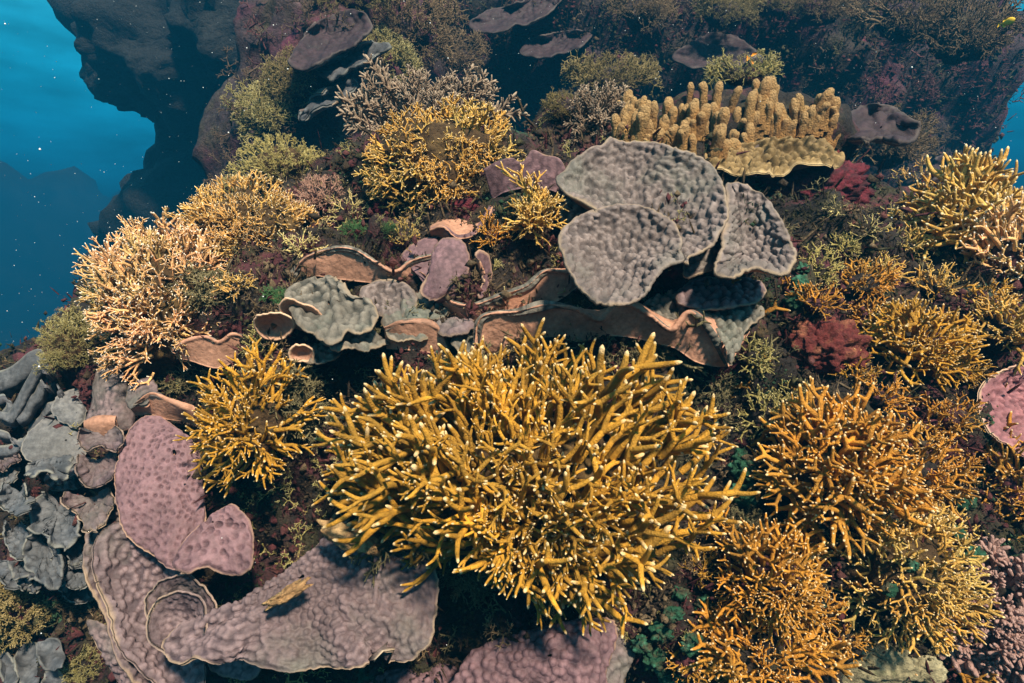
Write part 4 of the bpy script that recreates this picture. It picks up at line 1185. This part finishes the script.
# ---------------------------------------------------------------- finger coral
def finger_coral(label, px, py, spots, mat='finger'):
    h = ray(px, py)
    root = empty('finger_coral', h[0])
    tag(root, label, 'coral', 'finger coral clumps')
    vm = variant_meshes('finger', mat)
    rnd = random.Random(px)
    for x, y, hh in spots:
        r = ray(x, y)
        dep = min(r[2], 2.85) if r else 2.7
        b = P(x, y, dep)
        L = hh * dep / F
        o = link('finger', vm[rnd.randrange(12)], root)
        o.location = b - h[0]
        o.rotation_mode = 'QUATERNION'
        o.rotation_quaternion = rot_to(unit((rnd.gauss(0, 0.10), rnd.gauss(-0.05, 0.10), 1)), rnd.uniform(0, 6.28))
        wdt = rnd.uniform(0.85, 1.2) * (36 / max(hh, 14)) ** 0.45
        o.scale = (L * wdt, L * wdt, L)
    return root, h
rf = random.Random(4)
sp = [(rf.uniform(612, 740), 0, 0) for _ in range(60)]
sp = [(x, rf.uniform(118, 150) + (x - 612) * 0.17, rf.uniform(20, 38)) for x, _, _ in sp]
root, h = finger_coral('tan finger coral clump of short blunt fingers above the large grey plates', 672, 148, sp)
sp = [(688, 108, 24), (702, 110, 26), (716, 108, 24), (731, 110, 22), (757, 106, 26), (764, 106, 28), (772, 108, 28)]
for k in range(60):
    t = rf.random(); s_ = rf.random()
    x = 748 + 86 * t
    sp.append((x, 112 + 46 * s_ + 14 * abs(t - 0.4), rf.uniform(22, 40) * (1.0 - 0.25 * t)))
root, h = finger_coral('tan finger coral clump with the tallest fingers, over the crimson hollow', 790, 140, sp)
fan(root, h[0], (770, 158), [(690, 160), (705, 170), (722, 172), (742, 182), (766, 179), (788, 166), (806, 161), (824, 160), (842, 163), (844, 150), (820, 140), (770, 138), (720, 144)], 'fingerplate', 'under_grey', tilt=(0, -0.5), cup=-0.03, ruffle=0.01, nr=6, cell=0.03, bump=0.03, wav=0.08, name='base')
# ---------------------------------------------------------------- sponges, crusts, stones
def blob(name, label, cat, px, py, rx, ry, mat, rough=0.5, off=0.0, seed=1, group=None, freq=2.6, sub=5, rzf=0.7):
    h = ray(px, py)
    p, n, dep = h
    s = dep / F
    c = p - FWD * (0.25 * min(rx, ry) * s + off)
    o = lump(name, c, rx * s, ry * s, min(rx, ry) * s * rzf, mat, None, p, seed, sub, rough, None, freq)
    tag(o, label, cat, group)
    return o
blob('red_sponge', 'lumpy red sponge beside the yellow staghorn on dark rock', 'sponge', 820, 346, 36, 26, 'sponge', 0.42, 0.02, 3, None, 3.5)
blob('crimson_crust', 'crimson crust in the hollow under the finger coral', 'sponge', 812, 188, 50, 26, 'crimson', 0.45, 0.0, 5, None, 4)
blob('crimson_crust', 'small pink-red crust at the corner of the hollow', 'sponge', 828, 168, 12, 12, 'sponge', 0.6, 0.03, 9)
blob('crimson_crust', 'dark red crust below the golden dome', 'sponge', 395, 212, 20, 12, 'crimson', 0.6, 0.0, 12)
blob('crimson_crust', 'dull red crust under the folded shells', 'sponge', 462, 208, 26, 10, 'crimson', 0.6, 0.0, 14)
blob('stone', 'pale greenish stone below the golden dome of staghorn', 'stone', 862, 662, 46, 22, 'stone', 0.4, 0.0, 7, None, 1.6)
blob('stone', 'small pale stone beside the larger pale stone', 'stone', 915, 668, 26, 14, 'stone', 0.4, 0.0, 8, None, 1.6)
sq = [(742, 470, 14), (736, 492, 12), (754, 478, 10), (660, 628, 12), (672, 610, 9), (690, 640, 13), (655, 655, 14), (668, 672, 12), (708, 622, 10), (735, 520, 9),
      (790, 300, 10), (796, 284, 9), (800, 270, 8), (748, 500, 8), (700, 600, 9), (678, 590, 8), (905, 556, 9), (940, 540, 9), (880, 548, 7), (925, 520, 8),
      (860, 570, 7), (770, 610, 7), (800, 560, 6), (960, 500, 10), (975, 480, 9), (738, 455, 8), (640, 640, 10), (722, 655, 10), (800, 640, 7)]
for k, (x, y, r) in enumerate(sq):
    on = 0.015
    if 855 < x < 950 and y > 510:
        wh, on = 'on the golden staghorn dome', 0.10
    elif x > 950:
        wh = 'beside the deep amber staghorn'
    elif y < 310:
        wh = 'on rock by the olive-yellow staghorn'
    elif y < 530 and x < 770:
        wh = 'in the gap beside the largest staghorn'
    elif y < 635:
        wh = 'on rock around the amber staghorn with the feathery tuft'
    else:
        wh = 'on rock among the lowest amber staghorns'
    blob('sea_squirt', 'dark green rounded sea squirt ' + wh, 'sea squirt', x, y, r * 0.95, r * 0.8, 'green_crust', 0.7, on, 20 + k, 'green sea squirts ' + wh, 2.4, 4)
for k, (x, y, rx, ry, lab) in enumerate([
    (352, 232, 24, 14, 'green algae tuft below the cream staghorn sprig'), (282, 300, 24, 16, 'green algae tuft beside the pinkish shells'),
    (300, 400, 14, 24, 'green algae tuft between the two yellow staghorns'), (708, 82, 10, 9, 'green algae tuft among the finger coral'),
    (390, 230, 14, 12, 'green algae tuft under the broad golden dome'), (365, 6, 10, 7, 'bright green algae tuft at the top of the wall')]):
    colony('algae_tuft', 'bush', x, y, rx, ry, 50, 'algae', lab, cat='algae', group='green algae tufts', mode='stuff', shell=0.25, base_r=0, forward=0.3 if y > 20 else 0.3)

# ---------------------------------------------------------------- turf and rubble over all bare rock
TURF = [rock_mat('turf_brown', [(0.032, 0.021, 0.011), ((0.065, 0.043, 0.02), 0.5, 0.6, 9.0)]), rock_mat('turf_olive', [(0.03, 0.028, 0.011), ((0.075, 0.068, 0.028), 0.5, 0.6, 9.0)]),
        rock_mat('turf_maroon', [(0.065, 0.016, 0.018), ((0.11, 0.040, 0.035), 0.5, 0.6, 9.0)]), rock_mat('turf_tan', [(0.08, 0.054, 0.028), ((0.17, 0.12, 0.07), 0.5, 0.6, 9.0)]), rock_mat('turf_green', [(0.014, 0.045, 0.022), ((0.03, 0.075, 0.035), 0.5, 0.6, 9.0)])]
def scatter(name, n, where, xr, yr, size, seed, mats):
    """clumps of tiny blades and nodules rooted on the rock"""
    rg = np.random.default_rng(seed)
    vs_, fs, mi = [], [], []
    off = 0
    u8 = np.array([(1, 0, 0), (-1, 0, 0), (0, 1, 0), (0, -1, 0), (0, 0, 1), (0, 0, -1)], float)
    f8 = np.array([(0, 2, 4), (2, 1, 4), (1, 3, 4), (3, 0, 4), (2, 0, 5), (1, 2, 5), (3, 1, 5), (0, 3, 5)])
    for i in range(n):
        x, y = rg.uniform(*xr), rg.uniform(*yr)
        h = ray(x, y, where)
        if h is None:
            continue
        p, nr, dep = h
        k = vnoise((p * 5.0)[None], 77)[0]
        k2 = vnoise((p * 7.0)[None], 99)[0]
        m = mats[0] if k < -0.15 else (mats[1] if k < 0.3 else mats[2])
        if k2 > 0.35:
            m = mats[3]
        elif k2 < -0.55:
            m = mats[4]
        for j in range(int(rg.integers(3, 7))):
            sz = size * dep * rg.uniform(0.5, 1.4)
            q = p + rg.normal(0, 1.5 * size * dep, 3)
            if rg.random() < 0.45:      # nodule
                v = u8 * sz * rg.uniform(0.4, 1.0, 3) + rg.normal(0, 0.18 * sz, (6, 3)) + q
                vs_.append(v); fs.append(f8 + off); mi += [m] * 8; off += 6
            else:                       # blade
                d = unit(nr + rg.normal(0, 0.55, 3) + (0, 0, 0.4))
                s = unit(np.cross(d, rg.normal(0, 1, 3))) * sz * 0.22
                t = unit(np.cross(d, s)) * sz * 0.16
                L = d * sz * rg.uniform(1.6, 3.4)
                v = np.array([q + s, q - s, q + t, q + L * 0.6 + s * 0.9, q + L * 0.6 - s * 0.9, q + L])
                vs_.append(v); fs.append(np.array([(0, 1, 4), (0, 4, 3), (3, 4, 5), (1, 2, 4), (2, 0, 3), (2, 3, 5), (2, 5, 4)]) + off); mi += [m] * 7; off += 6
    me = new_mesh(name, np.concatenate(vs_), np.concatenate(fs), TURF, None, False, mi)
    return tag(link(name, me), kind='stuff')
# broken and overgrown coral pieces lying and growing everywhere between the colonies
rr = random.Random(77)
rub = {'dead': [], 'dullbrown': [], 'amber': [], 'olive': []}
for i in range(1500):
    x, y = rr.uniform(0, 1024), rr.uniform(110, 683)
    h = ray(x, y, ('reef_mound',))
    if not h:
        continue
    k = float(vnoise((h[0] * 3.0)[None], 31)[0])
    mt = 'dead' if k < 0.0 else ('dullbrown' if k < 0.3 else 'olive')
    if x > 720 and y > 240 and rr.random() < 0.42:
        mt = 'amber'
    dirn = unit(h[1] + np.array([rr.gauss(0, 0.5) for _ in range(3)]) + np.array((0, 0, 0.5)))
    rub[mt].append((h[0] - 0.01 * h[1], dirn, rr.uniform(0, 6.28), rr.uniform(0.03, 0.085) * (1.15 if mt == 'amber' else 1.0), rr.uniform(0.9, 1.6), rr.randrange(12)))
for mt, st in (('dead', 'fine'), ('dullbrown', 'bush'), ('amber', 'stag_short'), ('olive', 'bush')):
    tag(bulk('coral_rubble', st, mt, rub[mt]), kind='stuff')
scatter('algae_turf', 15000, ('reef_mound',), (0, 1024), (100, 683), 0.0042, 1, (0, 1, 2, 3, 4))
scatter('rock_nodules', 2200, ('reef_mound',), (0, 1024), (100, 683), 0.010, 8, (2, 0, 2, 3, 1))
M['growth'] = coral_mat('wall_growth', (0.07, 0.045, 0.028), (0.12, 0.085, 0.055))
M['growth_red'] = coral_mat('maroon_wall_growth', (0.085, 0.028, 0.032), (0.14, 0.065, 0.06))
wg = {'growth': [], 'growth_red': []}
for i in range(250):
    x, y = rr.uniform(235, 1010), rr.uniform(-5, 215)
    h = ray(x, y, ('reef_wall', 'reef_ridge'))
    if not h:
        continue
    k = float(vnoise((h[0] * 0.9)[None], 61)[0])
    mt = 'growth' if k < 0.1 else 'growth_red'
    for j in range(4):
        dirn = unit(h[1] + np.array([rr.gauss(0, 0.6) for _ in range(3)]) + np.array((0, 0, 0.5)))
        wg[mt].append((h[0] + np.array([rr.gauss(0, 0.08) for _ in range(3)]), dirn, rr.uniform(0, 6.28), rr.uniform(0.10, 0.24), 1.3, rr.randrange(12)))
for mt, its in wg.items():
    tag(bulk('wall_growth', 'bush', mt, its), kind='stuff')
scatter('wall_turf', 5000, ('reef_wall',), (230, 1024), (0, 230), 0.0045, 2, (0, 2, 2, 1, 0))

# ---------------------------------------------------------------- fish
M['fish_orange'] = NT('orange_fish').done((0.85, 0.28, 0.02), 0.4)
M['fish_dark'] = NT('dusky_fish').done((0.05, 0.04, 0.06), 0.4)
M['fish_yellow'] = NT('yellow_fish').done((0.75, 0.45, 0.03), 0.4)
def fish(label, px, py, d, length, yaw, body, fin):
    p = P(px, py, d)
    root = empty('fish', p)
    tag(root, label, 'fish', 'small reef fish')
    root.rotation_euler = (0, 0, yaw)
    n, k = 14, 10
    t = np.linspace(0, 1, n)
    hgt = 0.24 * np.sin(np.pi * np.clip(t, 0.02, 1) ** 0.75) ** 0.8 * (1 - 0.55 * t ** 3) + 0.012
    V = []
    for i in range(n):
        for j in range(k):
            a = 2 * math.pi * j / k
            V.append(((t[i] - 0.5) * -0.8 * length, math.cos(a) * hgt[i] * 0.42 * length, math.sin(a) * hgt[i] * length))
    Fq = [(i * k + j, i * k + (j + 1) % k, (i + 1) * k + (j + 1) % k, (i + 1) * k + j) for i in range(n - 1) for j in range(k)]
    link('body', new_mesh('body', V, np.array(Fq), [M[body]]), root)
    def finm(name, pts):
        pts = np.array(pts) * length
        m = len(pts)
        v = np.vstack([pts + (0, 0.006 * length, 0), pts - (0, 0.006 * length, 0)])
        f = [np.array([(0, i, i + 1) for i in range(1, m - 1)]), np.array([(m, m + i + 1, m + i) for i in range(1, m - 1)]),
             np.array([(i, (i + 1) % m, m + (i + 1) % m, m + i) for i in range(m)])]
        link(name, new_mesh(name, v, [np.vstack(f[:2]), f[2]], [M[fin]], None, False), root)
    finm('tail', [(-0.36, 0, 0), (-0.42, 0, 0.05), (-0.60, 0, 0.17), (-0.54, 0, 0), (-0.60, 0, -0.17), (-0.42, 0, -0.05)])
    finm('dorsal_fin', [(0.12, 0, 0.18), (-0.05, 0, 0.31), (-0.24, 0, 0.25), (-0.34, 0, 0.08), (-0.1, 0, 0.15)])
    finm('anal_fin', [(-0.05, 0, -0.18), (-0.18, 0, -0.28), (-0.30, 0, -0.18), (-0.34, 0, -0.06), (-0.1, 0, -0.14)])
fish('tiny dusky fish with orange tail hovering above the finger coral', 757, 59, 2.9, 0.11, math.radians(15), 'fish_dark', 'fish_orange')
fish('small yellow fish in open water at the edge of the wall', 1008, 22, 3.6, 0.10, math.radians(-70), 'fish_yellow', 'fish_yellow')

# ---------------------------------------------------------------- drifting specks
sn = NT('drifting_speck').done((0.75, 0.78, 0.78), 0.9)
rg = np.random.default_rng(12)
u8 = np.array([(1, 0, 0), (-1, 0, 0), (0, 1, 0), (0, -1, 0), (0, 0, 1), (0, 0, -1)], float)
f8 = np.array([(0, 2, 4), (2, 1, 4), (1, 3, 4), (3, 0, 4), (2, 0, 5), (1, 2, 5), (3, 1, 5), (0, 3, 5)])
pos = rg.uniform((-5.5, 1.0, 0.2), (4.5, 6.0, 4.6), (3400, 3))
rad = 0.0011 + 0.0030 * rg.random(len(pos)) ** 3
V = (u8[None] * rad[:, None, None] + pos[:, None]).reshape(-1, 3)
Fs = (f8[None] + 6 * np.arange(len(pos))[:, None, None]).reshape(-1, 3)
tag(link('drifting_specks', new_mesh('drifting_specks', V, Fs, [sn])), kind='stuff')
